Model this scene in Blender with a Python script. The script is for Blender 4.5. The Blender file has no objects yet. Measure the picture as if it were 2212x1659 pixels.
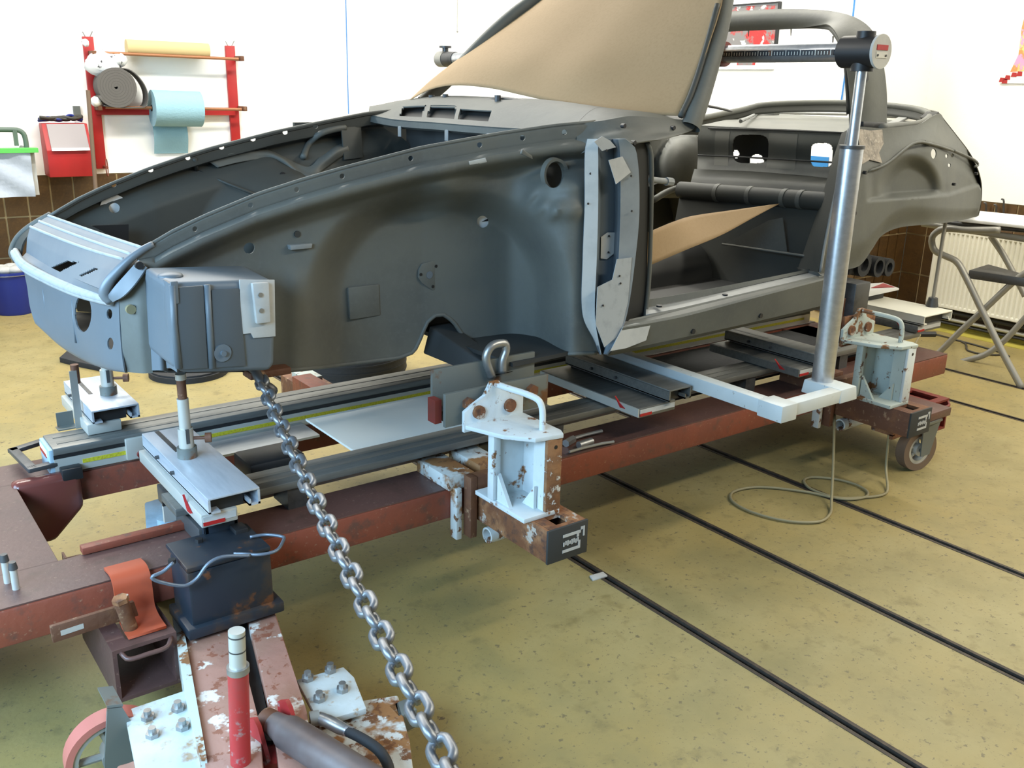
import bpy, bmesh, math, random
from mathutils import Vector, Matrix
random.seed(7)
SC = bpy.context.scene
COL = SC.collection
R_ = math.radians
# ------------------------------------------------------------------ camera
IW, IH, FPX = 2212.0, 1659.0, 2027.3
CAM = Vector((0.0, 0.0, 1.55))
def cam_axes(yaw, pitch, roll):
    yaw, pitch, roll = R_(yaw), R_(pitch), R_(roll)
    fw = Vector((math.cos(pitch)*math.cos(yaw), math.cos(pitch)*math.sin(yaw), math.sin(pitch)))
    r = fw.cross(Vector((0, 0, 1))).normalized(); u = r.cross(fw)
    return r*math.cos(roll)+u*math.sin(roll), -r*math.sin(roll)+u*math.cos(roll), fw
AX_R, AX_U, AX_F = cam_axes(52.986, -17.539, 1.300)
cd = bpy.data.cameras.new('camera'); cam = bpy.data.objects.new('camera', cd); COL.objects.link(cam)
mw = Matrix.Identity(4)
for i in range(3):
    mw[i][0], mw[i][1], mw[i][2], mw[i][3] = AX_R[i], AX_U[i], -AX_F[i], CAM[i]
cam.matrix_world = mw
cd.sensor_width = 36.0; cd.lens = FPX/IW*36.0; cd.clip_start = .05; cd.clip_end = 60
SC.camera = cam
# ------------------------------------------------------------------ light and exposure
SC.view_settings.view_transform = 'Standard'; SC.view_settings.look = 'None'
SC.view_settings.gamma = 1.0; SC.view_settings.use_curve_mapping = False
SC.view_settings.exposure = -0.12
w = bpy.data.worlds.new('workshop_air'); SC.world = w; w.use_nodes = True
w.node_tree.nodes['Background'].inputs[0].default_value = (0.84, 0.92, 1.0, 1)
w.node_tree.nodes['Background'].inputs[1].default_value = 0.17
def area(name, loc, target, sx, sy, power, col):
    l = bpy.data.lights.new(name, 'AREA'); l.shape = 'RECTANGLE'; l.size = sx; l.size_y = sy
    l.energy = power; l.color = col
    o = bpy.data.objects.new(name, l); COL.objects.link(o); o.location = loc
    o.rotation_euler = (Vector(target)-Vector(loc)).to_track_quat('-Z', 'Y').to_euler()
    return o
# fluorescent strips under the ceiling, running along the bench, beyond it and over it
area('ceiling_strip_light', (2.6, 5.0, 3.6), (2.6, 4.95, 0), 6.5, .3, 330, (1.0, .97, .88))
area('ceiling_strip_light', (5.0, 2.6, 3.6), (5.0, 2.6, 0), .3, 3.6, 140, (1.0, .94, .80))
area('ceiling_strip_light', (.4, 5.9, 3.6), (.4, 5.8, 0), 3.0, .3, 85, (1.0, .97, .90))
area('ceiling_strip_light', (4.4, -.4, 3.4), (4.4, -.3, 0), 4.5, .3, 190, (1.0, .93, .76))
# daylight from the window wall ahead of the car, then an added cool lamp
area('cool_side_light', (-2.1, 2.5, 1.75), (.5, 2.3, .3), 2.6, 1.6, 230, (.48, .74, 1.0))
o_ = area('cool_side_light', (-2.0, .1, 2.3), (-.05, 1.75, 0), 1.3, 1.3, 62, (.42, .70, 1.0)); o_.data.spread = R_(80)  # added narrow-spread lamp that cools and brightens the near-left floor
# ------------------------------------------------------------------ pixel <-> place helpers (frame 2212 x 1659)
def ray(px, py):
    return AX_F + AX_R*((px-IW/2)/FPX) - AX_U*((py-IH/2)/FPX)
def AZ(px, py, z): d = ray(px, py); return CAM + d*((z-CAM.z)/d.z)
def AY(px, py, y): d = ray(px, py); return CAM + d*((y-CAM.y)/d.y)
def AXX(px, py, x): d = ray(px, py); return CAM + d*((x-CAM.x)/d.x)
CTH = 2.5                                   # the car stands 2.5 degrees askew on the bench
CROT = Matrix.Rotation(R_(CTH), 4, 'Z'); CINV = CROT.inverted()
def CY(px, py, y): d = CINV.to_3x3() @ ray(px, py); return CAM + d*((y-CAM.y)/d.y)
def CX(px, py, x): d = CINV.to_3x3() @ ray(px, py); return CAM + d*((x-CAM.x)/d.x)
def CZ(px, py, z): d = CINV.to_3x3() @ ray(px, py); return CAM + d*((z-CAM.z)/d.z)
def PR(P, car=False):
    q = ((CROT @ Vector(P)) if car else Vector(P)) - CAM
    return IW/2 + FPX*q.dot(AX_R)/q.dot(AX_F), IH/2 - FPX*q.dot(AX_U)/q.dot(AX_F)
# ------------------------------------------------------------------ materials
def mat(name, col, rough=.6, metal=0., layers=(), bump=0., bscale=40., spec=None, stretch=None, emit=None):
    """layers: (scale, lo, hi, colour[, detail]) noise patches mixed over the base colour."""
    m = bpy.data.materials.new(name); m.use_nodes = True
    nt = m.node_tree; b = nt.nodes['Principled BSDF']
    b.inputs['Roughness'].default_value = rough; b.inputs['Metallic'].default_value = metal
    if spec is not None: b.inputs['Specular IOR Level'].default_value = spec
    b.inputs['Base Color'].default_value = (*col, 1)
    tc = nt.nodes.new('ShaderNodeTexCoord'); src = tc.outputs['Object']
    if stretch:
        mp = nt.nodes.new('ShaderNodeMapping'); mp.inputs['Scale'].default_value = stretch
        nt.links.new(src, mp.inputs[0]); src = mp.outputs[0]
    prev = None
    for L in layers:
        n = nt.nodes.new('ShaderNodeTexNoise'); n.inputs['Scale'].default_value = L[0]
        n.inputs['Detail'].default_value = L[4] if len(L) > 4 else 5; n.inputs['Roughness'].default_value = .62
        nt.links.new(src, n.inputs['Vector'])
        r = nt.nodes.new('ShaderNodeMapRange'); r.inputs[1].default_value = L[1]; r.inputs[2].default_value = L[2]
        nt.links.new(n.outputs['Fac'], r.inputs[0])
        x = nt.nodes.new('ShaderNodeMix'); x.data_type = 'RGBA'
        nt.links.new(r.outputs[0], x.inputs[0])
        if prev is None: x.inputs[6].default_value = (*col, 1)
        else: nt.links.new(prev, x.inputs[6])
        x.inputs[7].default_value = (*L[3], 1); prev = x.outputs[2]
    if prev is not None: nt.links.new(prev, b.inputs['Base Color'])
    if bump:
        n = nt.nodes.new('ShaderNodeTexNoise'); n.inputs['Scale'].default_value = bscale; n.inputs['Detail'].default_value = 4
        nt.links.new(src, n.inputs['Vector'])
        bp = nt.nodes.new('ShaderNodeBump'); bp.inputs['Strength'].default_value = bump; bp.inputs['Distance'].default_value = .01
        nt.links.new(n.outputs['Fac'], bp.inputs['Height']); nt.links.new(bp.outputs[0], b.inputs['Normal'])
    if emit:
        b.inputs['Emission Color'].default_value = (*col, 1); b.inputs['Emission Strength'].default_value = emit
    return m
MT = {}
MT['wall'] = mat('white_wall_paint', (.90, .90, .875), .85, bump=.08, bscale=120)
MT['tile'] = mat('brown_glazed_tile', (.090, .046, .014), .45, layers=((14, .4, .75, (.055, .028, .010)), (60, .5, .8, (.12, .065, .02))), bump=.1, bscale=30)
MT['grout'] = mat('pale_grout', (.42, .32, .17), .9)
MT['skirt'] = mat('olive_skirting_paint', (.42, .36, .06), .7, layers=((6, .45, .7, (.30, .26, .05)),))
MT['concrete'] = mat('stained_yellow_concrete', (.285, .216, .076), .55,
    layers=((1.1, .42, .68, (.30, .25, .112)), (3.2, .45, .75, (.215, .178, .072)), (14, .56, .72, (.20, .158, .06)),
            (45, .60, .66, (.145, .115, .055)), (110, .63, .68, (.16, .12, .06)), (22, .70, .73, (.10, .075, .04))), bump=.12, bscale=60)
MT['slot'] = mat('dark_steel_channel', (.045, .036, .028), .6, .4, layers=((25, .45, .7, (.09, .065, .045)),))
MT['slotin'] = mat('dirt_filled_slot', (.012, .010, .009), .9)
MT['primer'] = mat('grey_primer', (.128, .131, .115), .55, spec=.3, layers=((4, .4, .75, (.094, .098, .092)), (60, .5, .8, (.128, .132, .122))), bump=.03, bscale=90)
MT['primer_d'] = mat('darkened_grey_primer', (.062, .064, .056), .6, spec=.3, layers=((5, .4, .75, (.052, .054, .05)),), bump=.03, bscale=80)  # darker primer; on the far fender and hoop lip it stands for shade
MT['primer_l'] = mat('light_grey_primer', (.25, .26, .255), .5, layers=((9, .4, .75, (.19, .20, .20)),))
MT['alu_panel'] = mat('pale_blue_grey_panel', (.19, .215, .235), .42, .15, layers=((7, .4, .7, (.155, .18, .205)),))
MT['valance'] = mat('blue_grey_panel', (.125, .15, .172), .45, .0, layers=((5, .4, .7, (.11, .135, .155)),))
MT['valance_d'] = mat('dark_blue_grey_panel', (.085, .098, .108), .5, spec=.3)
MT['primer_s'] = mat('primer_stripe', (.17, .17, .15), .6, spec=.3)
MT['masking'] = mat('pale_masking_tape', (.46, .46, .44), .7, layers=((12, .45, .7, (.38, .38, .37)),))
MT['seam'] = mat('pale_seam_sealer', (.36, .38, .39), .6, layers=((30, .5, .7, (.29, .31, .32)),))
MT['patch'] = mat('flaking_beige_filler', (.33, .29, .24), .8, layers=((30, .45, .6, (.20, .18, .155)), (60, .55, .65, (.42, .37, .31))), bump=.5, bscale=50)
MT['card'] = mat('brown_hardboard', (.31, .21, .108), .8, layers=((3, .4, .7, (.33, .225, .118)), (90, .45, .7, (.29, .195, .098))))
MT['cardedge'] = mat('hardboard_edge', (.30, .19, .09), .8)
MT['redpaint'] = mat('worn_red_oxide_paint', (.21, .050, .026), .5, layers=((3, .45, .7, (.15, .042, .026)), (20, .55, .7, (.11, .045, .03)), (70, .62, .7, (.26, .12, .07))), bump=.12, bscale=50)
MT['redbrown'] = mat('red_brown_bench_paint', (.115, .055, .044), .45, layers=((2.5, .42, .7, (.085, .045, .040)), (16, .55, .72, (.075, .04, .03)), (80, .63, .7, (.2, .12, .09))), bump=.08, bscale=60)
MT['orange'] = mat('orange_red_paint', (.42, .075, .03), .5, layers=((12, .5, .75, (.30, .06, .03)),))
MT['darkred'] = mat('dark_red_tube_paint', (.16, .022, .016), .5, layers=((9, .5, .75, (.10, .02, .015)),))
MT['rustwhite'] = mat('rusty_white_paint', (.60, .645, .65), .5, layers=((5, .4, .7, (.54, .58, .58)), (9, .60, .64, (.24, .095, .03)), (28, .62, .67, (.20, .085, .03))), bump=.2, bscale=40)
MT['whitepaint'] = mat('pale_grey_white_paint', (.44, .49, .45), .5, layers=((5, .4, .7, (.39, .44, .41)), (12, .57, .61, (.20, .09, .035)), (30, .62, .66, (.12, .06, .03))))
MT['rust'] = mat('rusty_steel', (.17, .065, .026), .75, .15, layers=((10, .45, .6, (.30, .14, .06)), (30, .5, .65, (.085, .04, .025)), (18, .6, .64, (.42, .36, .30))), bump=.3, bscale=60)
MT['rustbrown'] = mat('brown_rusted_arm', (.12, .048, .024), .65, .1, layers=((8, .5, .65, (.18, .075, .03)), (26, .58, .66, (.30, .18, .10))), bump=.2, bscale=60)
MT['alu'] = mat('brushed_aluminium', (.60, .62, .65), .32, .85, layers=((8, .4, .7, (.50, .52, .55)),), stretch=(1, 8, 8))
MT['alu_d'] = mat('dull_dark_aluminium', (.20, .20, .185), .45, .6, layers=((6, .4, .7, (.15, .15, .14)),), stretch=(1, 10, 10))
MT['alu_w'] = mat('pale_anodised_aluminium', (.52, .51, .46), .4, .35)
MT['greybox'] = mat('grey_green_steel', (.155, .165, .15), .5, .3, layers=((9, .56, .64, (.16, .07, .03)),))
MT['black'] = mat('black_plastic', (.014, .014, .015), .45)
MT['navy'] = mat('dark_navy_enamel', (.013, .019, .027), .42, layers=((8, .52, .62, (.035, .026, .022)), (14, .60, .66, (.12, .045, .018))))
MT['white'] = mat('white_label', (.80, .80, .78), .6)
MT['red'] = mat('bright_red_enamel', (.38, .012, .012), .5, layers=((6, .4, .7, (.32, .012, .012)),))
MT['chain'] = mat('dull_zinc_chain', (.22, .23, .245), .42, .75, layers=((12, .45, .7, (.12, .125, .13)),))
MT['steel'] = mat('bare_steel', (.38, .38, .37), .4, .8, layers=((15, .5, .7, (.26, .25, .24)),))
MT['dsteel'] = mat('dark_steel', (.10, .10, .10), .45, .6, layers=((15, .5, .7, (.06, .06, .06)),))
MT['hydraulic'] = mat('dull_brown_grey_cylinder', (.16, .135, .13), .5, .35, layers=((5, .45, .7, (.12, .085, .075)),))
MT['bluepaper'] = mat('pale_blue_paper', (.27, .46, .54), .9, bump=.3, bscale=90)
MT['kraft'] = mat('tan_kraft_paper', (.56, .44, .22), .8)
MT['felt'] = mat('grey_felt', (.105, .098, .09), .95, bump=.2, bscale=200)
MT['copper'] = mat('brown_painted_bar', (.34, .15, .07), .45, .3)
MT['plastic'] = mat('white_carrier_bag', (.80, .82, .83), .35, layers=((18, .60, .64, (.06, .06, .07)),))
MT['bluebucket'] = mat('blue_bucket_plastic', (.008, .022, .19), .4)
MT['green'] = mat('bright_green_bar', (.10, .48, .09), .5)
MT['darkgreen'] = mat('grey_green_tube', (.09, .13, .10), .5)
MT['whitepaper'] = mat('pale_tissue_paper', (.42, .47, .55), .9, bump=.3, bscale=30)
MT['rubber'] = mat('black_rubber', (.02, .021, .023), .75, bump=.2, bscale=60)
MT['radiator'] = mat('white_radiator_enamel', (.74, .72, .62), .35)
MT['tube_grey'] = mat('grey_painted_tube', (.30, .29, .26), .4, .3)
MT['cable'] = mat('khaki_cable', (.26, .22, .12), .6)
MT['cabledark'] = mat('dark_cable', (.05, .045, .035), .6)
MT['bluecable'] = mat('blue_cable', (.05, .22, .55), .5)
MT['pink'] = mat('pink_polyurethane_tyre', (.42, .13, .10), .5)
MT['wood'] = mat('grey_brown_wood', (.15, .10, .065), .75)
MT['yellow'] = mat('yellow_paint', (.60, .52, .02), .5)
MT['blackline'] = mat('black_print', (.02, .02, .02), .6)
MT['rustheavy'] = mat('heavily_rusted_white_paint', (.52, .54, .52), .55, layers=((6, .50, .56, (.27, .13, .05)), (26, .55, .60, (.16, .07, .03)), (14, .60, .64, (.55, .55, .52))), bump=.25, bscale=40)
MT['lidgrey'] = mat('pinkish_grey_lid', (.30, .265, .265), .6)
MT['deck'] = mat('pale_deck_sheet', (.78, .79, .74), .5)
MT['lbar'] = mat('pale_bar_paint', (.56, .60, .60), .45, layers=((6, .45, .7, (.50, .54, .54)), (40, .66, .70, (.30, .28, .25))))
MT['pale_blue'] = mat('pale_blue_enamel', (.32, .44, .52), .5, layers=((9, .45, .7, (.22, .30, .36)),))
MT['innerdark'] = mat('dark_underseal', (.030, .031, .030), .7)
# ------------------------------------------------------------------ mesh builder
ORG = {}
class MB:
    def __init__(s): s.v = []; s.f = []
    def add(s, vs, fs):
        o = len(s.v); s.v += [Vector(p) for p in vs]; s.f += [tuple(i+o for i in f) for f in fs]; return s
    def box(s, a, b, bev=0.):
        x0, x1 = sorted((a[0], b[0])); y0, y1 = sorted((a[1], b[1])); z0, z1 = sorted((a[2], b[2]))
        return s.hexa([(x0, y0, z0), (x1, y0, z0), (x1, y1, z0), (x0, y1, z0), (x0, y0, z1), (x1, y0, z1), (x1, y1, z1), (x0, y1, z1)], bev)
    def hexa(s, c, bev=0.):
        fs = [(0, 3, 2, 1), (4, 5, 6, 7), (0, 1, 5, 4), (1, 2, 6, 5), (2, 3, 7, 6), (3, 0, 4, 7)]
        if not bev: return s.add(c, fs)
        bm = bmesh.new(); vs = [bm.verts.new(p) for p in c]
        for f in fs: bm.faces.new([vs[i] for i in f])
        bmesh.ops.bevel(bm, geom=list(bm.edges), offset=bev, segments=2, affect='EDGES', profile=.5)
        bm.verts.index_update(); s.add([v.co.copy() for v in bm.verts], [[v.index for v in f.verts] for f in bm.faces]); bm.free(); return s
    def prism(s, poly, off, bev=0.):
        """poly: 3D points of one face, off: vector to the opposite face"""
        n = len(poly); off = Vector(off); P = [Vector(p) for p in poly]
        vs = P + [p+off for p in P]
        fs = [tuple(range(n)), tuple(range(2*n-1, n-1, -1))] + [(i, i+n, (i+1) % n+n, (i+1) % n) for i in range(n)]
        nrm = Vector((0, 0, 0))
        for i in range(n): nrm += P[i].cross(P[(i+1) % n])
        if nrm.dot(off) > 0: fs = [tuple(reversed(f)) for f in fs]
        if bev:
            bm = bmesh.new(); q = [bm.verts.new(p) for p in vs]
            for f in fs: bm.faces.new([q[i] for i in f])
            bmesh.ops.bevel(bm, geom=list(bm.edges), offset=bev, segments=2, affect='EDGES', profile=.5)
            bm.verts.index_update(); s.add([v.co.copy() for v in bm.verts], [[v.index for v in f.verts] for f in bm.faces]); bm.free(); return s
        return s.add(vs, fs)
    def tube(s, pts, r, n=10, cap=True, closed=False):
        P = [Vector(p) for p in pts]; rr = r if isinstance(r, (list, tuple)) else [r]*len(P)
        m = len(P); rings = []; T0 = None; up = None
        for i in range(m):
            if closed: t = (P[(i+1) % m]-P[i-1]).normalized()
            else: t = (P[min(i+1, m-1)]-P[max(i-1, 0)]).normalized()
            if up is None:
                a = Vector((0, 0, 1)) if abs(t.z) < .9 else Vector((1, 0, 0)); up = (a - t*a.dot(t)).normalized()
            else: up = (up - t*up.dot(t)).normalized()
            sd = t.cross(up)
            rings.append([P[i] + (up*math.cos(2*math.pi*k/n) + sd*math.sin(2*math.pi*k/n))*rr[i] for k in range(n)])
        vs = [p for q in rings for p in q]; fs = []
        for i in range(m if closed else m-1):
            j = (i+1) % m
            for k in range(n): fs.append((i*n+k, i*n+(k+1) % n, j*n+(k+1) % n, j*n+k))
        if cap and not closed: fs.append(tuple(range(n-1, -1, -1))); fs.append(tuple((m-1)*n+k for k in range(n)))
        return s.add(vs, fs)
    def cyl(s, a, b, r, n=20, r2=None): return s.tube([a, b], [r, r if r2 is None else r2], n)
    def hollow(s, a, b, ro, ri, n=24):
        a, b = Vector(a), Vector(b); t = (b-a).normalized(); q = Vector((0, 0, 1)) if abs(t.z) < .9 else Vector((1, 0, 0))
        u = (q-t*q.dot(t)).normalized(); w_ = t.cross(u); vs = []
        for c, rad in ((a, ro), (b, ro), (b, ri), (a, ri)):
            vs += [c+(u*math.cos(2*math.pi*k/n)+w_*math.sin(2*math.pi*k/n))*rad for k in range(n)]
        fs = []
        for i in range(4):
            for k in range(n): fs.append((i*n+k, i*n+(k+1) % n, ((i+1) % 4)*n+(k+1) % n, ((i+1) % 4)*n+k))
        return s.add(vs, fs)
    def grid(s, G, keep=None):
        nr, nc = len(G), len(G[0]); fs = []
        for i in range(nr-1):
            for j in range(nc-1):
                if keep is None or keep(i, j): fs.append((i*nc+j, i*nc+j+1, (i+1)*nc+j+1, (i+1)*nc+j))
        return s.add([p for r in G for p in r], fs)
    def ball(s, c, r, n=12):
        c = Vector(c); rx, ry, rz = r if isinstance(r, (tuple, list)) else (r, r, r); vs = []; fs = []
        for i in range(n+1):
            for k in range(n):
                a, b = math.pi*i/n, 2*math.pi*k/n
                vs.append(c+Vector((rx*math.sin(a)*math.cos(b), ry*math.sin(a)*math.sin(b), rz*math.cos(a))))
        for i in range(n):
            for k in range(n): fs.append((i*n+k, (i+1)*n+k, (i+1)*n+(k+1) % n, i*n+(k+1) % n))
        return s.add(vs, fs)
    def mesh(s, name, m, org=(0, 0, 0), smooth=False):
        me = bpy.data.meshes.new(name); o = Vector(org)
        me.from_pydata([tuple(p-o) for p in s.v], [], s.f); me.update()
        bm = bmesh.new(); bm.from_mesh(me); bmesh.ops.remove_doubles(bm, verts=bm.verts, dist=1e-5)
        loose = [v for v in bm.verts if not v.link_faces]; bmesh.ops.delete(bm, geom=loose, context='VERTS')
        if not getattr(s, 'raw', False): bmesh.ops.recalc_face_normals(bm, faces=bm.faces)
        for f in bm.faces: f.smooth = True
        if smooth is not True:
            lim = R_(35 if smooth is False else smooth)
            for e in bm.edges:
                e.smooth = len(e.link_faces) == 2 and e.calc_face_angle(0) < lim
        bm.to_mesh(me); bm.free(); me.materials.append(MT[m] if isinstance(m, str) else m); return me
    def build(s, name, m, parent=None, smooth=False, thick=0., off=0., sub=0):
        org = ORG.get(parent.name, (0, 0, 0)) if parent else None
        if org is None:
            lo = [min(p[i] for p in s.v) for i in range(3)]; hi = [max(p[i] for p in s.v) for i in range(3)]
            org = ((lo[0]+hi[0])/2, (lo[1]+hi[1])/2, lo[2])
        me = s.mesh(name, m, org, smooth)
        o = bpy.data.objects.new(name, me); COL.objects.link(o)
        if parent: o.parent = parent
        else: o.location = org
        ORG[o.name] = Vector(org)
        if thick:
            md = o.modifiers.new('sheet', 'SOLIDIFY'); md.thickness = thick; md.offset = off
        if sub:
            md = o.modifiers.new('round', 'SUBSURF'); md.levels = sub; md.render_levels = sub
        return o
def tag(o, label, cat, group=None):
    o['label'] = label; o['category'] = cat
    if group: o['group'] = group
    return o
def thing(name, label, cat, org, rotz=0., group=None):
    o = bpy.data.objects.new(name, None); COL.objects.link(o); o.empty_display_size = .1
    o.location = (Matrix.Rotation(R_(rotz), 3, 'Z') @ Vector(org)); o.rotation_euler = (0, 0, R_(rotz))
    ORG[o.name] = Vector(org); return tag(o, label, cat, group)
def struct(o): o['kind'] = 'structure'; return o
def inst(name, me, parent, M4):
    o = bpy.data.objects.new(name, me); COL.objects.link(o); o.parent = parent; o.matrix_local = M4; ORG[o.name] = ORG[parent.name]; return o
def part(parent, name, m, fn, **k):
    b = MB(); fn(b); return b.build(name, m, parent, **k)
def cr(P, n):
    """Catmull-Rom resample of a list of Vectors to n points, even in chord length"""
    P = [Vector(p) for p in P]
    if len(P) == 2: return [P[0].lerp(P[1], i/(n-1)) for i in range(n)]
    d = [0.]
    for a, b in zip(P, P[1:]): d.append(d[-1]+(b-a).length)
    out = []
    for i in range(n):
        t = d[-1]*i/(n-1); k = 0
        while k < len(P)-2 and d[k+1] < t: k += 1
        h = max(d[k+1]-d[k], 1e-9); u = (t-d[k])/h
        def tan(j):
            if j == 0: return (P[1]-P[0])/max(d[1]-d[0], 1e-9)
            if j == len(P)-1: return (P[-1]-P[-2])/max(d[-1]-d[-2], 1e-9)
            return (P[j+1]-P[j-1])/max(d[j+1]-d[j-1], 1e-9)
        m0, m1 = tan(k)*h, tan(k+1)*h
        out.append(P[k]*(2*u**3-3*u*u+1) + m0*(u**3-2*u*u+u) + P[k+1]*(-2*u**3+3*u*u) + m1*(u**3-u*u))
    return out
def loft(rows, nu, nv, curve_v=True):
    G = [cr(r, nu) for r in rows]
    cols = []
    for j in range(nu):
        c = [g[j] for g in G]
        if curve_v and len(c) > 2: cols.append(cr(c, nv))
        else:
            seg = max(1, (nv-1)//(len(c)-1)); L = []
            for a, b in zip(c, c[1:]): L += [a.lerp(b, i/seg) for i in range(seg)]
            cols.append(L+[c[-1]])
    return [[cols[j][i] for j in range(nu)] for i in range(len(cols[0]))]
def lerp_tab(x, tab):
    if x <= tab[0][0]: return tab[0][1]
    for (a, p), (b, q) in zip(tab, tab[1:]):
        if x <= b: return p+(q-p)*(x-a)/(b-a)
    return tab[-1][1]
def sstep(a, b, x):
    t = max(0., min(1., (x-a)/(b-a))); return t*t*(3-2*t)
# ================================================================== the room
KC = Vector((5.75, 7.08, 0)); WA = R_(3.0)
WU = Vector((-math.cos(WA), math.sin(WA), 0)); WN = Vector((-math.sin(WA), -math.cos(WA), 0))
def WP(px, py, off=0.):
    d = ray(px, py); return CAM + d*(((KC+WN*off-CAM).dot(WN))/d.dot(WN))
def W(u, z, off=0.): return KC + WU*u + WN*off + Vector((0, 0, z))
def WUZ(px, py, off=0.): p = WP(px, py, off); return (p-KC).dot(WU), p.z
# floor as one slab of concrete with channels let into it
fl = MB()
XR = [1.94, 2.52, 3.128, 4.763, 5.317]; HW = .021
xs = [-4.5] + [v for x in XR for v in (x-HW, x+HW)] + [8.0]
for i in range(0, len(xs), 2): fl.box((xs[i], -3.5, -.12), (xs[i+1], 10.5, 0))
fl.box((-4.5, -3.5, -.2), (8, 10.5, -.12))
floor = struct(fl.build('floor', 'concrete'))
for x in XR:
    b = MB(); y0, y1 = -3.5, (9.5 if x < 4 else 4.6)
    b.box((x-HW, y0, -.119), (x-HW+.012, y1, .0015)); b.box((x+HW-.012, y0, -.119), (x+HW, y1, .0015))
    b.box((x-HW+.012, y0, -.119), (x+HW-.012, y1, -.022))
    b.build('floor_channel', 'slot', floor)
# back wall
def wall_box(b, u0, u1, z0, z1, o0, o1):
    b.hexa([W(u0, z0, o0), W(u1, z0, o0), W(u1, z0, o1), W(u0, z0, o1), W(u0, z1, o0), W(u1, z1, o0), W(u1, z1, o1), W(u0, z1, o1)])
b = MB(); wall_box(b, -.3, 9.5, .895, 3.9, -.15, 0); wall_box(b, -.3, 9.5, 0, .895, -.15, -.014)
wall_back = struct(b.build('wall_back', 'wall'))
b = MB(); wall_box(b, .0, 9.5, 0, .895, -.014, -.007); gb = b.build('grout_bed', 'grout', wall_back)
b = MB(); wall_box(b, 0, 9.5, 0, .045, -.007, .006); b.build('skirting', 'skirt', wall_back)
def tile_mesh(name, w_, h_, uvec, nvec):
    b = MB(); g = .006
    def q(u, z, o): return uvec*u + nvec*o + Vector((0, 0, z))
    b.hexa([q(g, g, 0), q(w_-g, g, 0), q(w_-g, g, .009), q(g, g, .009), q(g, h_-g, 0), q(w_-g, h_-g, 0), q(w_-g, h_-g, .009), q(g, h_-g, .009)], 0)
    return b.mesh(name, 'tile', (0, 0, 0))
rowsz = [(.05, .335), (.335, .615), (.615, .895)]
tm = {}
def lay_tiles(parent, org, uvec, nvec, us):
    for (z0, z1) in rowsz:
        for u0, u1 in zip(us, us[1:]):
            k = (round(u1-u0, 3), round(z1-z0, 3), tuple(round(c, 3) for c in uvec))
            if k not in tm: tm[k] = tile_mesh('tile', u1-u0, z1-z0, uvec, nvec)
            inst('tile', tm[k], parent, Matrix.Translation(org + uvec*u0 + nvec*(-.007) + Vector((0, 0, z0)) - ORG[parent.name]))
us = [.15*i for i in range(14, 48)]
lay_tiles(wall_back, KC, WU, WN, us)
# wall pier between back wall and right-hand wall: face parallel to the right wall, short return to the corner
b = MB(); b.box((5.75, 3.72, .895), (5.90, 7.3, 3.9)); b.box((5.764, 3.734, 0), (5.90, 7.3, .895)); b.box((5.90, 3.72, .895), (6.47, 3.87, 3.9)); b.box((5.90, 3.734, 0), (6.47, 3.87, .895))
wall_pier = struct(b.build('wall_pier', 'wall'))
b = MB(); b.box((5.757, 3.727, 0), (5.764, 7.1, .895)); b.build('grout_bed', 'grout', wall_pier)
b = MB(); b.box((5.757, 3.727, 0), (6.33, 3.734, .895)); b.build('grout_bed', 'grout', wall_pier)
NX = Vector((-1, 0, 0)); NY = Vector((0, -1, 0))
lay_tiles(wall_pier, Vector((6.32, 3.72, 0)), NX, NY, [0, .11, .22, .33, .44, .57])
lay_tiles(wall_pier, Vector((5.75, 3.72, 0)), Vector((0, 1, 0)), NX, [.15*i for i in range(0, 13)])
# right-hand wall, parallel to the floor channels
b = MB(); b.box((6.32, -3.0, .895), (6.47, 3.72, 3.9)); b.box((6.334, -3.0, 0), (6.47, 3.72, .895))
wall_right = struct(b.build('wall_right', 'wall'))
b = MB(); b.box((6.327, -3.0, 0), (6.334, 3.72, .895)); b.build('grout_bed', 'grout', wall_right)
b = MB(); b.box((6.314, -3.0, 0), (6.327, 3.72, .045)); b.build('skirting', 'skirt', wall_right)
VY = Vector((0, -1, 0)); VX = Vector((-1, 0, 0))
lay_tiles(wall_right, Vector((6.32, 3.72, 0)), VY, VX, [.15*i for i in range(0, 16)])
# lighter olive floor margin along the right-hand wall
b = MB(); b.box((6.18, -3.0, 0), (6.314, 3.55, .004)); b.build('floor_margin', 'skirt', floor)

# ------------------------------------------------------------------ things on the back wall
def wtube(b, pts, r, n=10): b.tube(pts, r, n)
# red paper-roll rack
u0, z0 = WUZ(190, 82, .03); u1, z1 = WUZ(497, 95, .03); ub, zb = WUZ(215, 350, .03)
rk = thing('roll_rack', 'red steel wall rack with two brown bars for paper rolls', 'rack', W((u0+u1)/2, .93, .03))
for (uu, zt) in ((u0, 1.82), (u1, 1.80)):
    b = MB(); b.hexa([W(uu-.035, .93, .0), W(uu+.035, .93, .0), W(uu+.035, .93, .03), W(uu-.035, .93, .03),
                      W(uu-.035, zt, .0), W(uu+.035, zt, .0), W(uu+.035, zt, .03), W(uu-.035, zt, .03)], .004)
    b.build('upright', 'red', rk)
    b = MB(); b.cyl(W(uu-.01, zt-.01, .02), W(uu-.035, zt+.035, .02), .004, 6); b.cyl(W(uu+.01, zt-.01, .02), W(uu+.03, zt+.03, .02), .004, 6)
    b.build('torn_wire', 'steel', rk)
zr1 = WUZ(330, 118, .14)[1]; zr2 = WUZ(330, 232, .14)[1]
b = MB(); b.hexa([W(u1, zr2-.055, .03), W(u0, zr2-.055, .03), W(u0, zr2-.055, .05), W(u1, zr2-.055, .05), W(u1, zr2+.0, .03), W(u0, zr2+.0, .03), W(u0, zr2+.0, .05), W(u1, zr2+.0, .05)])
b.build('cross_rail', 'red', rk)
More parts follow.
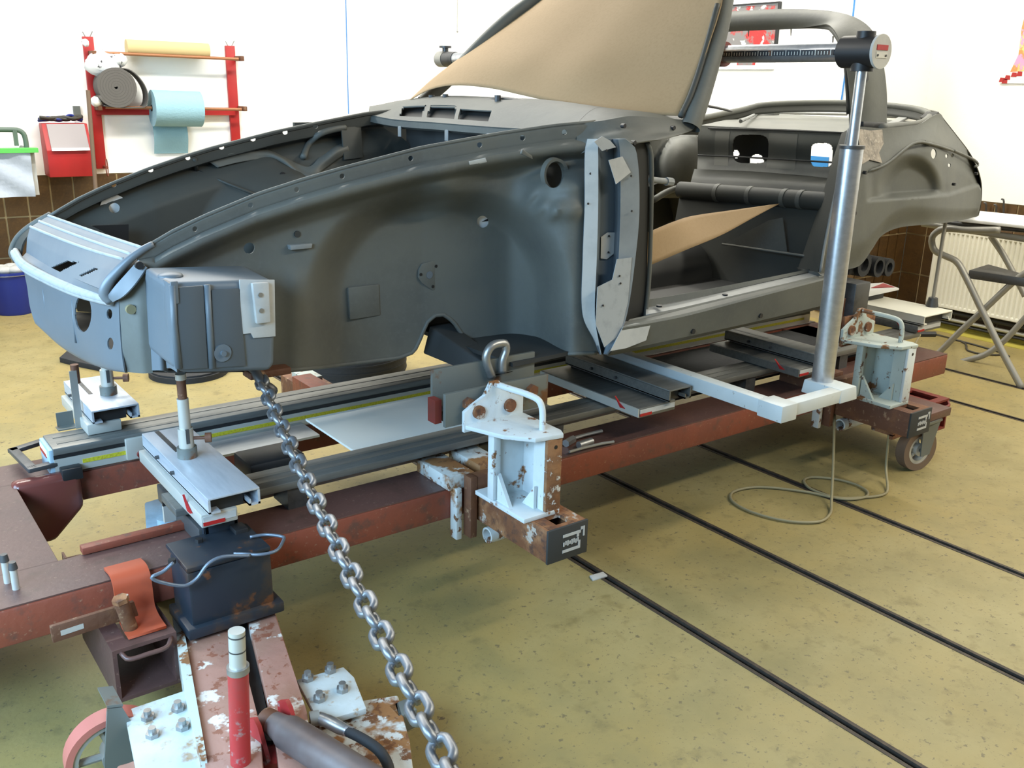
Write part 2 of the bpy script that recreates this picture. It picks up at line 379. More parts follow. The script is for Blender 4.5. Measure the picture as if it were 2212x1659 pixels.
for zr in (zr1, zr2):
    ua = WUZ(215, 112, .14)[0]; uc = WUZ(515, 125, .14)[0]
    b = MB(); b.cyl(W(ua+.0, zr, .14), W(uc, zr-.01, .14), .011, 12); b.build('roll_bar', 'copper', rk)
    for uu in (u0-.005, u1-.04):
        b = MB(); b.hexa([W(uu-.014, zr-.022, .03), W(uu+.014, zr-.022, .03), W(uu+.014, zr-.022, .17), W(uu-.014, zr-.022, .17),
                          W(uu-.014, zr+.012, .03), W(uu+.014, zr+.012, .03), W(uu+.014, zr+.012, .17), W(uu-.014, zr+.012, .17)], .003)
        b.build('bar_hook', 'rustbrown', rk)
# the rolls
ua, za = WUZ(270, 105, .06); uc, zc = WUZ(447, 116, .06)
b = MB(); b.cyl(W(ua, zr1+.045, .10), W(uc, zr1+.04, .10), .052, 28); kr = b.build('kraft_paper_roll', 'kraft')
tag(kr, 'long tan kraft paper roll lying on the upper rack bar', 'paper roll')
ua = WUZ(328, 232, .14)[0]; uc = WUZ(432, 238, .14)[0]
bp = thing('blue_paper_roll', 'thick pale blue paper wipe roll hanging on the lower rack bar', 'paper roll', W((ua+uc)/2, zr2-.33, .14))
b = MB(); b.hollow(W(ua, zr2-.005, .14), W(uc, zr2-.01, .14), .125, .022, 40); b.build('roll', 'bluepaper', bp)
b = MB(); b.hollow(W(ua+.004, zr2-.005, .14), W(uc-.004, zr2-.01, .14), .0225, .017, 20); b.build('core', 'blackline', bp)
b = MB(); G = [[W(ua+(uc-ua)*(.05+.72*j/6), zr2-.12-.21*i/8, .035+.022*math.sin(i*.5)) for j in range(7)] for i in range(9)]
b.grid(G); b.build('loose_sheet', 'bluepaper', bp, thick=.002)
# grey felt coil
cu, cz = WUZ(252, 188, .20); fr = thing('felt_roll', 'coiled grey felt strip with a loose end on the rack', 'felt roll', W(cu, cz-.13, .12))
b = MB(); pts = []
rows = [[], []]
for i in range(230):
    a = i*.19; r = .008+.00285*a; rows[0].append(W(cu+r*math.cos(a), cz+r*math.sin(a), .05)); rows[1].append(W(cu+r*math.cos(a), cz+r*math.sin(a), .20))
b.grid(rows); b.build('coil', 'felt', fr, thick=.0172)
tl = [(-.02, .125), (-.10, .115), (-.17, .05), (-.205, -.04), (-.185, -.125), (-.12, -.135), (.0, -.135), (.09, -.125)]
rows = [[W(cu+a, cz+c, .05) for a, c in tl], [W(cu+a, cz+c, .19) for a, c in tl]]
b = MB(); b.grid(loft(rows, 28, 4)); b.build('loose_end', 'felt', fr, thick=.006)
# plastic bag on the upper bar
bu, bz = WUZ(230, 135, .16); bag = thing('carrier_bag', 'crumpled white plastic bag stuffed beside the upper rack bar', 'bag', W(bu, bz-.1, .16))
def blob(c_u, c_z, ru, rz, seed, off=.13, ro=.06):
    rnd = random.Random(seed); b = MB(); n = 18; vs = []; fs = []; ph = [rnd.uniform(0, 6) for _ in range(6)]
    for i in range(n+1):
        for k in range(n):
            a, t = math.pi*i/n, 2*math.pi*k/n
            m = 1+.13*math.sin(3*t+ph[0])*math.sin(2*a+ph[1])+.09*math.sin(7*t+ph[2])*math.sin(a*5+ph[3])+.05*math.sin(11*t+9*a+ph[4])
            vs.append(W(c_u+ru*m*math.sin(a)*math.cos(t), c_z+rz*m*math.cos(a), off+ro*m*math.sin(a)*math.sin(t)))
    for i in range(n):
        for k in range(n): fs.append((i*n+k, (i+1)*n+k, (i+1)*n+(k+1) % n, i*n+(k+1) % n))
    return b.add(vs, fs)
blob(bu+.015, bz-.005, .115, .085, 3).build('bag_body', 'plastic', bag, smooth=True)
blob(bu-.09, bz+.02, .05, .045, 5).build('bag_corner', 'plastic', bag, smooth=True)
blob(WUZ(186, 92, .12)[0], WUZ(186, 92, .12)[1], .022, .024, 8, .1, .02).build('bag_knot', 'plastic', bag, smooth=True)
# bandage-like wrap on the lower left hook
b = blob(*WUZ(207, 220, .16), .035, .032, 4, .16, .03); tag(b.build('rag', 'plastic', smooth=True), 'small white rag stuffed on the lower left rack hook', 'rag')
# red dispenser box with pale paper front
d0 = WUZ(77, 268, .2); d1 = WUZ(205, 380, .2)
db = thing('dispenser_box', 'red wall box with a pale grey sloping lid under cables', 'box', W((d0[0]+d1[0])/2, d1[1], .12))
ua, uc, zt, zm, zb_ = d0[0]-.045, d1[0], d0[1]+.0, WUZ(150, 325, .22)[1], d1[1]
b = MB(); P = [W(ua, zb_, .22), W(ua, zm, .22), W(ua, zt, .12), W(ua, zt, .005), W(ua, zb_, .005)]; b.prism(P, WU*(uc-ua), .004); b.build('case', 'red', db)
def lid_pt(u, t, o): return W(u, zm+(zt-zm)*t, .22-.10*t+o)
b = MB(); b.hexa([lid_pt(ua-.03, .03, .0), lid_pt(uc+.02, .03, .0), lid_pt(uc+.02, .03, .012), lid_pt(ua-.03, .03, .012), lid_pt(ua-.03, .98, 0), lid_pt(uc+.02, .98, 0), lid_pt(uc+.02, .98, .012), lid_pt(ua-.03, .98, .012)])
lid = b.build('lid', 'lidgrey', db)
b = MB(); b.hexa([lid_pt(ua-.03, .0, .012), lid_pt(uc+.02, .0, .012), lid_pt(uc+.02, .0, .020), lid_pt(ua-.03, .0, .020), lid_pt(ua-.03, .1, .012), lid_pt(uc+.02, .1, .012), lid_pt(uc+.02, .1, .02), lid_pt(ua-.03, .1, .02)]); b.build('lid_strip', 'white', lid)
# cables lying on it
cb = thing('cable_bundle', 'dark coiled cables lying on top of the red box', 'cable', W((ua+uc)/2, zt, .08))
rnd = random.Random(2)
for k in range(6):
    pts = [W(uc+.02-(uc-ua)*-0+(ua-uc)*t/10*.95, zt+.014+.03*math.sin(t*.6+k)**2*(1.2-.1*t if k < 4 else .3)+.004*k, .05+.012*k+.02*math.sin(t+k)) for t in range(11)]
    b = MB(); b.tube(cr(pts, 30), .009, 7); b.build('cable', 'cabledark' if k % 3 else 'bluebucket', cb, smooth=True)
# cordless handset hung on the wall
hu, hz = WUZ(168, 250, .03); hs = thing('wall_handset', 'small grey and white handset hung on the white wall', 'handset', W(hu, hz-.06, .02))
b = MB(); wall_box(b, hu-.022, hu+.022, hz-.005, hz+.065, 0, .028); b.build('upper_body', 'greybox', hs)
b = MB(); wall_box(b, hu-.02, hu+.02, hz-.065, hz-.005, 0, .022); b.build('lower_body', 'white', hs)
# broom handle
p0, p1 = WP(190, 195, .26), WP(208, 425, .30); p1 = p0 + (p1-p0)*(p0.z/(p0.z-p1.z))
b = MB(); b.cyl(p0, p1, .014, 12); tag(b.build('broom_handle', 'wood'), 'brown wooden pole leaning beside the red rack', 'pole')
# wall valve wheel under the rack
vu, vz = WUZ(231, 362, .12); vv = thing('wall_valve', 'thin red handwheel valve on the wall under the rack', 'valve', W(vu, vz-.06, .06))
b = MB(); b.cyl(W(vu, vz, .0), W(vu, vz, .12), .011, 10); b.build('stem', 'redpaint', vv)
b = MB(); b.tube([W(vu+.012*math.cos(t), vz+.06*math.sin(t), .12+.03*math.cos(t)) for t in [i*math.pi/12 for i in range(24)]], .004, 6, closed=True); b.build('rim', 'redpaint', vv)
# towel rail with green bar and paper at the left edge
g0 = WUZ(82, 325, .34); g1 = WUZ(-60, 322, .34); gz = g0[1]
tr = thing('towel_stand', 'grey tube wall holder with a bright green bar and hanging paper', 'paper holder', W(g0[0]+.2, gz-.3, .3))
b = MB(); hz0 = WUZ(20, 280, .2)[1]
pts = [W(g1[0], hz0, .25), W(g0[0]+.10, hz0, .25), W(g0[0]+.065, hz0-.02, .25), W(g0[0]+.055, hz0-.06, .25), W(g0[0]+.055, gz, .25)]
b.tube(cr(pts, 30), .016, 12); b.build('tube_frame', 'darkgreen', tr)
b = MB(); wall_box(b, g0[0]+.10, g0[0]+.125, hz0-.1, hz0, .24, .27); b.build('hanger', 'darkgreen', tr)
b = MB(); wall_box(b, g0[0]-.0, g1[0], gz-.012, gz+.016, .28, .36); b.build('green_bar', 'green', tr)
b = MB(); uA = WUZ(74, 400, .34)[0]
G = [[W(uA+(g1[0]-uA)*j/10, gz-.012-.285*i/10, .335+.012*math.sin(i*.9+j*.7)) for j in range(11)] for i in range(11)]
b.grid(G); b.build('hanging_paper', 'whitepaper', tr, thick=.004)
b = MB(); G = [[W(uA-.03+(g1[0]-uA)*j/4, gz-.012-.28*i/4, .30) for j in range(5)] for i in range(5)]; b.grid(G); b.build('paper_back', 'masking', tr, thick=.003)
b = MB(); b.cyl(W(g0[0]+.055, gz, .25), W(g0[0]+.055, gz, 0), .014, 10); b.cyl(W(g0[0]+.4, hz0, .25), W(g0[0]+.4, hz0, 0), .014, 10); b.build('wall_bracket', 'darkgreen', tr)
# cables down the white wall
def wall_cable(px, pts, m, lab, r=.004):
    P = [(WP(x, y, .012) if px < 1400 else AXX(x, y, 5.738)) for x, y in pts]
    d = P[0]-P[1]; P = [P[0]+d.normalized()*1.2] + P
    b = MB(); b.tube(P, r, 6); tag(b.build('wall_cable', m), lab, 'cable')
wall_cable(748, [(747, 0), (750, 130), (753, 246)], 'bluecable', 'pale blue cable running down the white wall left of the windscreen', .0045)
wall_cable(1845, [(1846, 0), (1840, 60), (1815, 235)], 'bluecable', 'blue cable running down the wall behind the roll hoop', .006)
u, z = WUZ(988, 68, .01); b = MB(); b.cyl(W(u, z, .01), W(u, z+1.5, .01), .0025, 6); b.ball(W(u, z, .012), .008, 8)
tag(b.build('wall_string', 'steel'), 'thin string ending in a small bead on the white wall', 'string')
# framed picture behind the hoop, on the pier
def PWl(px, py, o=0.): return AXX(px, py, 5.75-o)
pa = PWl(1672, 150); pb = PWl(1500, 20)
fp = thing('framed_picture', 'framed red and grey poster behind the roll hoop', 'picture', Vector((5.74, (pa.y+pb.y)/2, pa.z)))
b = MB(); b.box((5.749, pa.y, pa.z), (5.732, pb.y, pb.z)); b.build('mount', 'white', fp)
b = MB(); b.box((5.749, pa.y-.012, pa.z+.15), (5.722, pa.y, pb.z+.012)); b.build('frame_strip', 'black', fp)
b = MB(); b.box((5.749, pa.y, pb.z), (5.722, pb.y, pb.z+.012)); b.build('frame_strip', 'black', fp)
MT['poster'] = mat('red_grey_print', (.20, .19, .19), .5, layers=((7, .48, .54, (.45, .03, .03)), (11, .58, .62, (.7, .7, .7)), (9, .66, .7, (.03, .03, .03))))
b = MB(); b.box((5.732, pa.y+.005, pa.z+.16), (5.730, pb.y-.01, pb.z-.005)); b.build('print', 'poster', fp)
b = MB(); b.box((5.732, pa.y+.16, pa.z+.03), (5.730, pa.y+.33, pa.z+.07)); b.build('print_caption', 'poster', fp)
c = PWl(1776, 356); b = MB(); b.box((5.749, c.y-.05, c.z-.06), (5.742, c.y+.16, c.z+.055)); tag(b.build('blue_notice', mat('blue_notice_card', (.03, .22, .55), .5)), 'small blue notice on the wall seen through the right bulkhead opening', 'notice')
# poster and warning sign on the right-hand wall
def RW(px, py, o=0.): return AXX(px, py, 6.32-o)
P = [RW(2162, 179), RW(2240, 179), RW(2240, -60), RW(2222, -60), RW(2207, 60), RW(2203, 100)]
pp = thing('wall_poster', 'white poster with red and orange racing picture at the right edge', 'poster', P[0])
b = MB(); a, c_ = RW(2160, 180, .002), RW(2212, 180, .002)
b.hexa([(6.318, a.y, a.z), (6.318, a.y-.7, a.z), (6.310, a.y-.7, a.z), (6.310, a.y, a.z), (6.318, a.y, a.z+.85), (6.318, a.y-.7, a.z+.85), (6.310, a.y-.7, a.z+.85), (6.310, a.y, a.z+.85)])
b.build('sheet', 'white', pp)
MT['print2'] = mat('orange_pink_print', (.75, .25, .08), .5, layers=((8, .45, .5, (.85, .55, .2)), (14, .5, .55, (.55, .3, .5)), (6, .58, .62, (.25, .2, .22))))
pl = [RW(x, y, .0115) for x, y in ((2182, 155), (2200, 118), (2207, 60), (2222, 0), (2300, -20), (2300, 150))]
b = MB(); b.prism(pl, (.001, 0, 0)); b.build('picture_area', 'print2', pp)
for (x, y) in ((2164, 173), (2170, 176), (2176, 168), (2190, 162), (2202, 160)):
    b = MB(); c_ = RW(x, y, .0115); b.prism([c_+Vector((0, -.018, -.012)), c_+Vector((0, .018, -.012)), c_+Vector((0, .012, .016)), c_+Vector((0, -.016, .014))], (.001, 0, 0)); b.build('red_lettering', 'red', pp)
sg = thing('warning_sign', 'small pale yellow warning sign with a black triangle on the wall', 'sign', RW(2194, 42))
b = MB(); a, c_ = RW(2183, 42, .002), RW(2201, 10, .002); b.box((6.318, a.y, a.z), (6.312, c_.y, c_.z)); b.build('plate', mat('pale_yellow_card', (.80, .74, .42), .6), sg)
m_ = RW(2192, 25, .009); b = MB(); b.prism([m_+Vector((0, .022, -.015)), m_+Vector((0, -.022, -.015)), m_+Vector((0, 0, .026))], (.001, 0, 0)); b.build('triangle', 'blackline', sg)

# ------------------------------------------------------------------ blue bucket on the floor
c = Vector((1.05, 7.085, 0))
bk = thing('blue_bucket', 'blue plastic bucket with rags on top standing by the tiled wall', 'bucket', c)
b = MB(); prof = [(.115, .0), (.125, .02), (.145, .27), (.155, .275), (.155, .295), (.145, .295), (.138, .28), (.118, .025), (0, .02)]
n = 32; G = [[c+Vector((r*math.cos(2*math.pi*k/n), r*math.sin(2*math.pi*k/n), z)) for k in range(n+1)] for r, z in prof]
b.grid(G); b.build('pail', 'bluebucket', bk)
b = MB(); b.tube([c+Vector((.152*math.cos(t), .152*math.sin(t), .275-.05*math.sin((t)/1.0*1.0)*0)) for t in [math.pi*(.9+.9*i/20) for i in range(21)]], .004, 6); b.build('wire_handle', 'steel', bk)
b = MB(); 
for k in range(5):
    a = k*1.3; b.ball(c+Vector((.06*math.cos(a), .06*math.sin(a), .30)), (.06, .05, .03), 10)
b.build('rags', 'masking', bk, smooth=True)
# ================================================================== the alignment bench
MT['gloss_redbrown'] = mat('glossy_red_brown_paint', (.16, .045, .035), .22, layers=((4, .45, .7, (.12, .04, .032)),))
ZB, ZT = .27, .37
bench = thing('alignment_bench', 'long red-brown steel straightening bench carrying the car and measuring gear', 'bench', (2.1, 2.69, 0))
for (y0, y1) in ((2.228, 2.41), (2.985, 3.165)):
    b = MB(); b.box((-.35, y0, ZB), (4.31, y1, ZT-.004), .006); bm_ = b.build('side_beam', 'redpaint', bench)
    b = MB(); b.box((-.35, y0+.004, ZT-.004), (4.31, y1-.004, ZT)); b.build('beam_top', 'redbrown', bm_)
b = MB(); b.box((-.35, 2.41, ZB), (.375, 2.985, ZT-.004), .004); cm = b.build('front_cross_member', 'redpaint', bench)
b = MB(); b.box((-.35, 2.405, ZT-.004), (.372, 2.99, ZT)); b.build('cross_member_top', 'redbrown', cm)
b = MB(); b.box((4.02, 2.41, ZB), (4.31, 2.985, ZT), .004); b.build('rear_cross_member', 'redpaint', bench)
# rounded block where cross member meets far beam
b = MB(); b.prism([(.36, 2.945, .17), (.46, 2.945, .17), (.555, 2.945, .265), (.555, 2.945, .384), (.36, 2.945, .384)], (0, .06, 0), .02); b.build('corner_block', 'gloss_redbrown', bench, smooth=60)
b = MB(); b.box((.43, 2.395, .372), (.74, 2.425, .392), .003); b.build('edge_strip', 'redpaint', bench)
b = MB(); b.box((.39, 2.41, .33), (.435, 2.45, .352)); b.box((.39, 2.41, .33), (.395, 2.45, .37)); b.build('small_bracket', 'rustbrown', bench)
# tow sockets: open square tubes across the bench ends
def socket(x0, x1, y0, y1, z0, z1, name, m):
    t = .010; b = MB()
    b.box((x0, y0, z0), (x0+t, y1, z1)); b.box((x1-t, y0, z0), (x1, y1, z1)); b.box((x0+t, y0, z0), (x1-t, y1, z0+t))
    sx0, sx1 = x0+.04, x1-.035
    b.box((x0+t, y0, z1-t), (sx0, y1, z1)); b.box((sx1, y0, z1-t), (x1-t, y1, z1)); b.box((sx0, y0, z1-t), (sx1, y0+.035, z1)); b.box((sx0, y0+.16, z1-t), (sx1, y1, z1))
    o = b.build(name, m, bench)
    b = MB(); b.tube(cr([(x0+.02, y0+.002, z1-.012), (x0+.03, y0-.018, z1-.022), ((x0+x1)/2, y0-.022, z1-.022), (x1-.03, y0-.018, z1-.022), (x1-.012, y0+.002, z1-.012)], 16), .006, 8)
    b.build('lift_loop', m, o, smooth=True); return o
socket(.41, .56, 2.085, 2.43, .118, .262, 'tow_socket', 'redbrown')
socket(3.84, 3.985, 2.02, 2.75, .118, .262, 'tow_socket', 'darkred')
# strap hooked over the beam and the slotted lever with its pin
st = thing('hook_strap', 'bent orange-red steel strap hooked over the near beam', 'strap', (.50, 2.19, .262))
pts = [(2.29, .374), (2.235, .380), (2.212, .365), (2.206, .33), (2.200, .285), (2.17, .270), (2.11, .268)]
rows = [[Vector((x, y, z)) for y, z in pts] for x in (.455, .545)]
b = MB(); b.grid(loft(rows, 30, 3)); b.build('plate', 'orange', st, thick=.007, smooth=60)
lv = thing('slotted_lever', 'rusty slotted flat lever with a thick pin beside the orange strap', 'lever', (.38, 2.17, .27))
p = [AY(108, 1355, 2.15), AY(290, 1300, 2.15), AY(300, 1330, 2.15), AY(115, 1390, 2.15)]
b = MB(); b.prism(p, (0, .012, 0), .002); lo = b.build('bar', 'rustbrown', lv)
q = [p[3].lerp(p[2], .10)+(p[0]-p[3])*.30, p[3].lerp(p[2], .36)+(p[0]-p[3])*.32, p[3].lerp(p[2], .36)+(p[0]-p[3])*.62, p[3].lerp(p[2], .10)+(p[0]-p[3])*.60]
b = MB(); b.prism([v+Vector((0, -.001, 0)) for v in q], (0, .0008, 0)); b.build('slot', 'alu_w', lo)
a = AY(262, 1300, 2.14); b = MB(); b.cyl(a, AY(285, 1365, 2.15), .017, 16); b.build('pin', 'rustbrown', lv)
b = MB(); b.cyl(a+Vector((-.002, -.0, .012)), a, .020, 6); b.build('pin_head', 'rust', lv)
# two bolts standing on the front cross member
for i, (px, py, h) in enumerate(((17, 1258, .058), (35, 1272, .054))):
    c = AZ(px, py, ZT); t = thing('stud_bolt', ('bright steel stud standing at the very left edge on the red-brown beam', 'bright steel stud standing right of its twin on the red-brown beam')[i], 'bolt', c, group='studs on the front beam')
    b = MB(); b.cyl(c, c+Vector((0, 0, h)), .0085, 16); b.build('shank', 'alu_w', t)
    b = MB(); b.cyl(c+Vector((0, 0, h)), c+Vector((0, 0, h+.018)), .011, 12, .008); b.build('nut', 'dsteel', t)

# ------------------------------------------------------------------ measuring bridge
mb_ = thing('measuring_bridge', 'aluminium measuring bridge of two long rails with yellow scale tape', 'measuring bridge', (2.3, 2.74, .37))
MT['tape'] = mat('yellow_scale_tape', (.55, .50, .03), .5, layers=((160, .45, .6, (.40, .34, .02)),))
for k, (y0, y1, x0) in enumerate(((2.35, 2.475, .66), (2.985, 3.13, .49))):
    b = MB(); b.box((x0, y0, .436), (4.25, y1, .46), .003)
    yw = (y1-.012, y1) if k == 0 else (y0, y0+.012)
    rl = b.build('rail', 'alu_d', mb_)
    b = MB(); b.box((x0, yw[0], .375), (4.25, yw[1], .4235)); b.build('rail_web', 'alu_w', rl)
    b = MB(); b.box((x0, yw[0]+.002, .4235), (4.25, yw[1]-.002, .436)); b.build('rail_groove', 'black', rl)
    b = MB(); b.box((x0+.02, y0+.035, .46), (4.25, y0+.050, .4615)); b.box((x0+.02, y1-.05, .46), (4.25, y1-.035, .4615)); b.build('rail_lip', 'alu_d', rl)
    b = MB()
    if k: b.box((x0+.08, y0-.0012, .396), (4.2, y0, .409))
    else: b.box((x0+.08, y0+.113-.0012, .396), (4.2, y0+.113, .409))
    b.build('scale_tape', 'tape', rl)
for x in (.98, 1.72, 1.95, 2.98, 3.62):
    b = MB(); b.box((x, 2.36, ZT), (x+.06, 2.465, .436)); b.build('rail_spacer', 'dsteel', mb_)
b = MB(); b.box((1.31, 2.472, .40), (1.98, 2.955, .408)); b.build('deck_sheet', 'deck', mb_)
b = MB(); b.box((2.0, 2.472, .392), (2.15, 2.955, .40)); b.build('deck_sheet', 'alu_w', mb_)
b = MB(); b.box((2.5, 2.472, .36), (4.2, 2.955, .37)); b.build('deck_sheet', 'rubber', mb_)
b = MB(); b.box((.95, 2.80, .392), (1.29, 2.955, .40)); b.build('deck_sheet', 'alu', mb_)
b = MB(); b.hexa([(.93, 2.51, .39), (1.11, 2.51, .39), (1.11, 2.65, .39), (.93, 2.65, .39), (.93, 2.51, .468), (1.11, 2.51, .468), (1.11, 2.65, .468), (.93, 2.65, .468)], .012); b.build('rubber_block', 'black', mb_)
# far-rail front end: cap with label and carrying loop
b = MB(); b.box((.478, 2.99, .365), (.492, 3.125, .455), .003); ec = b.build('end_cap', 'pale_blue', mb_)
b = MB(); b.box((.4765, 3.015, .425), (.478, 3.12, .445)); b.build('label_white', 'white', ec)
b = MB(); b.box((.4760, 3.03, .418), (.478, 3.12, .430)); b.build('label_red', 'red', ec)
lp = [AZ(92, 958, .40), AZ(30, 978, .40), AZ(70, 1018, .40), AZ(160, 996, .40)]
for a, c in zip(lp, lp[1:]):
    d = (c-a).normalized(); n = Vector((-d.y, d.x, 0))*.014
    b = MB(); b.hexa([a-n-d*.012, c-n+d*.012, c+n+d*.012, a+n-d*.012, a-n-d*.012+Vector((0, 0, .014)), c-n+d*.012+Vector((0, 0, .014)), c+n+d*.012+Vector((0, 0, .014)), a+n-d*.012+Vector((0, 0, .014))], .002); b.build('carry_loop_bar', 'dsteel', mb_)
b = MB(); b.cyl(AZ(118, 965, .40)+Vector((.03, -.09, .0)), AZ(118, 965, .40)+Vector((.09, -.09, 0)), .02, 14); b.build('end_knob', 'black', mb_)
b = MB(); b.box((.50, 2.945, .36), (.56, 2.984, .40), .004); b.build('end_clamp', 'black', mb_)
b = MB(); b.box((.70, 2.972, .378), (.80, 2.986, .45), .003); b.build('tape_reader', 'alu_w', mb_)
b = MB(); b.cyl((.742, 2.972, .393), (.742, 2.962, .393), .012, 14); b.build('reader_knob', 'darkred', mb_)

MT['alu_s'] = mat('pale_slide_aluminium', (.56, .60, .65), .38, .45, layers=((9, .4, .7, (.48, .52, .57)),), stretch=(8, 1, 8))
# ------------------------------------------------------------------ measuring slides and posts
def slide(name, label, x0, x1, y0, y1, top='alu_s', base='alu_w', label_side=True, zb=.462, zt=.548, tw=None):
    t = thing(name, label, 'measuring slide', ((x0+x1)/2, (y0+y1)/2, zb), group='cross slides on the measuring bridge')
    xm = x0+.006; zc = zb+.036
    b = MB(); b.box((xm, y0+.02, zb), (x1-.055, y1, zc), .003); b.build('base_bar', base if not tw else 'alu_d', t)
    if tw: b = MB(); b.box((x0+.002, y0+.02, zb+.004), (x0+.006, y1, zc-.002)); b.build('side_strip', base, t)
    # hollow top extrusion with open near end
    th = .006; b = MB(); X0 = x0
    if tw: x0 = x1-tw
    b.box((x0+.02, y0, zt-th), (x1, y1, zt), .0015); b.box((x0+.02, y0, zc+.008), (x0+.026, y1, zt-th)); b.box((x1-.006, y0, zc+.004), (x1, y1, zt-th))
    b.box((x0+.02, y0, zc+.006), (x0+.05, y1, zc+.012)); b.box((x1-.030, y0, zc+.004), (x1, y1, zc+.010)); b.box((x1-.03, y0, zc+.004), (x1-.025, y1, zc+.022))
    tp = b.build('top_extrusion', top, t)
    b = MB(); b.box((x0+.03, y0+.03, zc+.0), (x1-.035, y1-.02, zt-th-.001)); b.build('inner_block', 'black', t)
    for f in (.28, .52):
        yy = y0+(y1-y0)*(1-f); b = MB(); b.cyl((x0+.021, yy, zt-.022), (x0+.010, yy, zt-.022), .0055, 10); b.build('set_screw', 'dsteel', tp)
    b = MB(); b.box((x0+.055, y1-.20, zt), (x0+.068, y1-.005, zt+.0008)); b.build('top_slot', 'dsteel', tp)
    if label_side:
        b = MB(); b.box((X0+.010, y0+.018, zb+.012), (x1-.06, y0+.0205, zb+.030)); lb = b.build('label_plate', 'masking', t)
        b = MB(); b.box((xm+.004, y0+.017, zb+.006), (xm+.06, y0+.0205, zb+.016)); b.build('label_red', 'red', lb)
        b = MB(); b.prism([(xm-.001, y0+.12, zc-.001), (xm-.001, y0+.085, zc-.018), (xm-.001, y0+.11, zc-.020), (xm-.001, y0+.14, zc+.015)], (-.006, 0, 0)); b.build('red_pointer', 'red', t)
    return t
def post(label, x, y, z0, z1, grp='measuring posts under the nose'):
    t = thing('measuring_post', label, 'post', (x, y, z0), group=grp)
    b = MB(); b.cyl((x, y, z0), (x, y, z0+.030), .027, 24); b.build('cup', 'greybox', t)
    b = MB(); b.cyl((x, y, z0+.03), (x, y, z0+.085), .0205, 20); b.build('clamp_collar', 'alu_w', t)
    b = MB(); b.box((x-.006, y-.0215, z0+.045), (x+.004, y-.015, z0+.086)); b.build('collar_slit', 'dsteel', t)
    b = MB(); b.cyl((x+.018, y-.01, z0+.055), (x+.05, y-.026, z0+.055), .005, 8); b.cyl((x+.045, y-.024, z0+.055), (x+.06, y-.031, z0+.055), .014, 12); b.build('wing_screw', 'rustbrown', t)
    zm = z0+.085+(z1-z0-.085)*.55
    b = MB(); b.cyl((x, y, z0+.08), (x, y, zm), .0155, 20); b.build('tube', 'alu_w', t)
    b = MB(); b.cyl((x, y, zm), (x, y, z1-.016), .0125, 16); b.build('extension', 'rustbrown', t)
    b = MB(); b.cyl((x, y, z1-.016), (x, y, z1), .0145, 16); b.build('tip', 'alu_w', t)
    return t
slide('measuring_slide', 'bright aluminium slide under the near nose post', .672, .828, 2.175, 2.735)
slide('measuring_slide', 'aluminium slide beyond the far rail under the nose', .60, .765, 3.02, 3.40, label_side=False)
slide('measuring_slide', 'dark slide with red label under the front of the sill', 2.20, 2.44, 2.17, 2.74, top='alu_d', base='alu_w', tw=.13)
slide('measuring_slide', 'dark slide behind the tall pole under the rear of the sill', 3.085, 3.29, 2.17, 2.66, top='alu_d', base='alu_d', tw=.13)
slide('measuring_slide', 'bright pale slide beyond the rear end of the bench', 4.19, 4.46, 2.32, 3.05, top='radiator', base='alu_d')
z1 = AY(402, 806, 2.48).z; post('silver measuring post on the slide under the near front corner', .744, 2.482, .548, z1)
z1 = AY(225, 782, 3.17).z; post('silver measuring post standing under the far side of the nose', .711, 3.17, .548, z1)
# rod on the rear slide
c = AZ(2013, 662, .548); t = thing('gauge_rod', 'thin grey gauge rod rising from the pale rear slide', 'rod', c)
b = MB(); b.cyl(c, c+Vector((0, 0, .045)), .03, 18, .022); b.build('rod_foot', 'dsteel', t)
p = AY(2041, 432, c.y); b = MB(); b.cyl(c+Vector((0, 0, .04)), Vector((c.x, c.y, p.z)), .009, 12); b.build('rod', 'tube_grey', t)
# flat angle gauge with a brown pin on the far rail
g = AZ(170, 925, .46); t = thing('angle_gauge', 'thin grey upright strip with a foot plate on the far rail', 'gauge', g)
b = MB(); b.box((g.x-.008, g.y-.003, .46), (g.x+.014, g.y+.003, .46+.195)); b.build('upright_strip', 'tube_grey', t)
b = MB(); b.box((g.x-.06, g.y+.003, .46), (g.x+.01, g.y+.045, .464)); b.box((g.x-.055, g.y+.041, .46), (g.x-.004, g.y+.045, .51)); b.build('foot_plate', 'greybox', t)
b = MB(); b.cyl((g.x+.012, g.y+.01, .61), (g.x+.012, g.y+.01, .672), .013, 14); b.build('brown_pin', 'rustbrown', t)

# ------------------------------------------------------------------ measuring arch: L bar, pole, beam, joint
PX, PY = 2.825, 1.90
ar = thing('measuring_arch', 'tall aluminium measuring pole with a cross beam over the car', 'measuring arch', (PX, PY, .53))
b = MB(); b.hexa([(2.455, 1.79, .525), (2.505, 1.79, .525), (2.505, 2.66, .525), (2.455, 2.66, .525), (2.455, 1.79, .575), (2.505, 1.79, .575), (2.505, 2.66, .575), (2.455, 2.66, .575)], .003); b.build('long_foot_bar', 'lbar', ar)
b = MB(); b.box((2.44, 1.775, .522), (2.52, 1.875, .58), .003); b.build('corner_block', 'lbar', ar)
b = MB(); b.box((2.52, 1.79, .527), (2.79, 1.84, .572), .003); b.build('short_foot_bar', 'lbar', ar)
b = MB(); b.hexa([(2.775, 1.785, .525), (2.875, 1.785, .525), (2.875, 1.95, .525), (2.775, 1.95, .525), (2.78, 1.79, .574), (2.87, 1.79, .574), (2.87, 1.945, .574), (2.78, 1.945, .574)], .004); b.build('pole_socket', 'lbar', ar)
PC = Vector((2.824, 1.90, 0)); PX, PY = PC.x, PC.y
ZJ = AY(1868, 112, PY).z
zc_ = AY(1818, 318, PY).z
b = MB(); b.cyl((PX, PY, .57), (PX, PY, zc_), .038, 32); b.build('lower_pole', 'alu', ar)
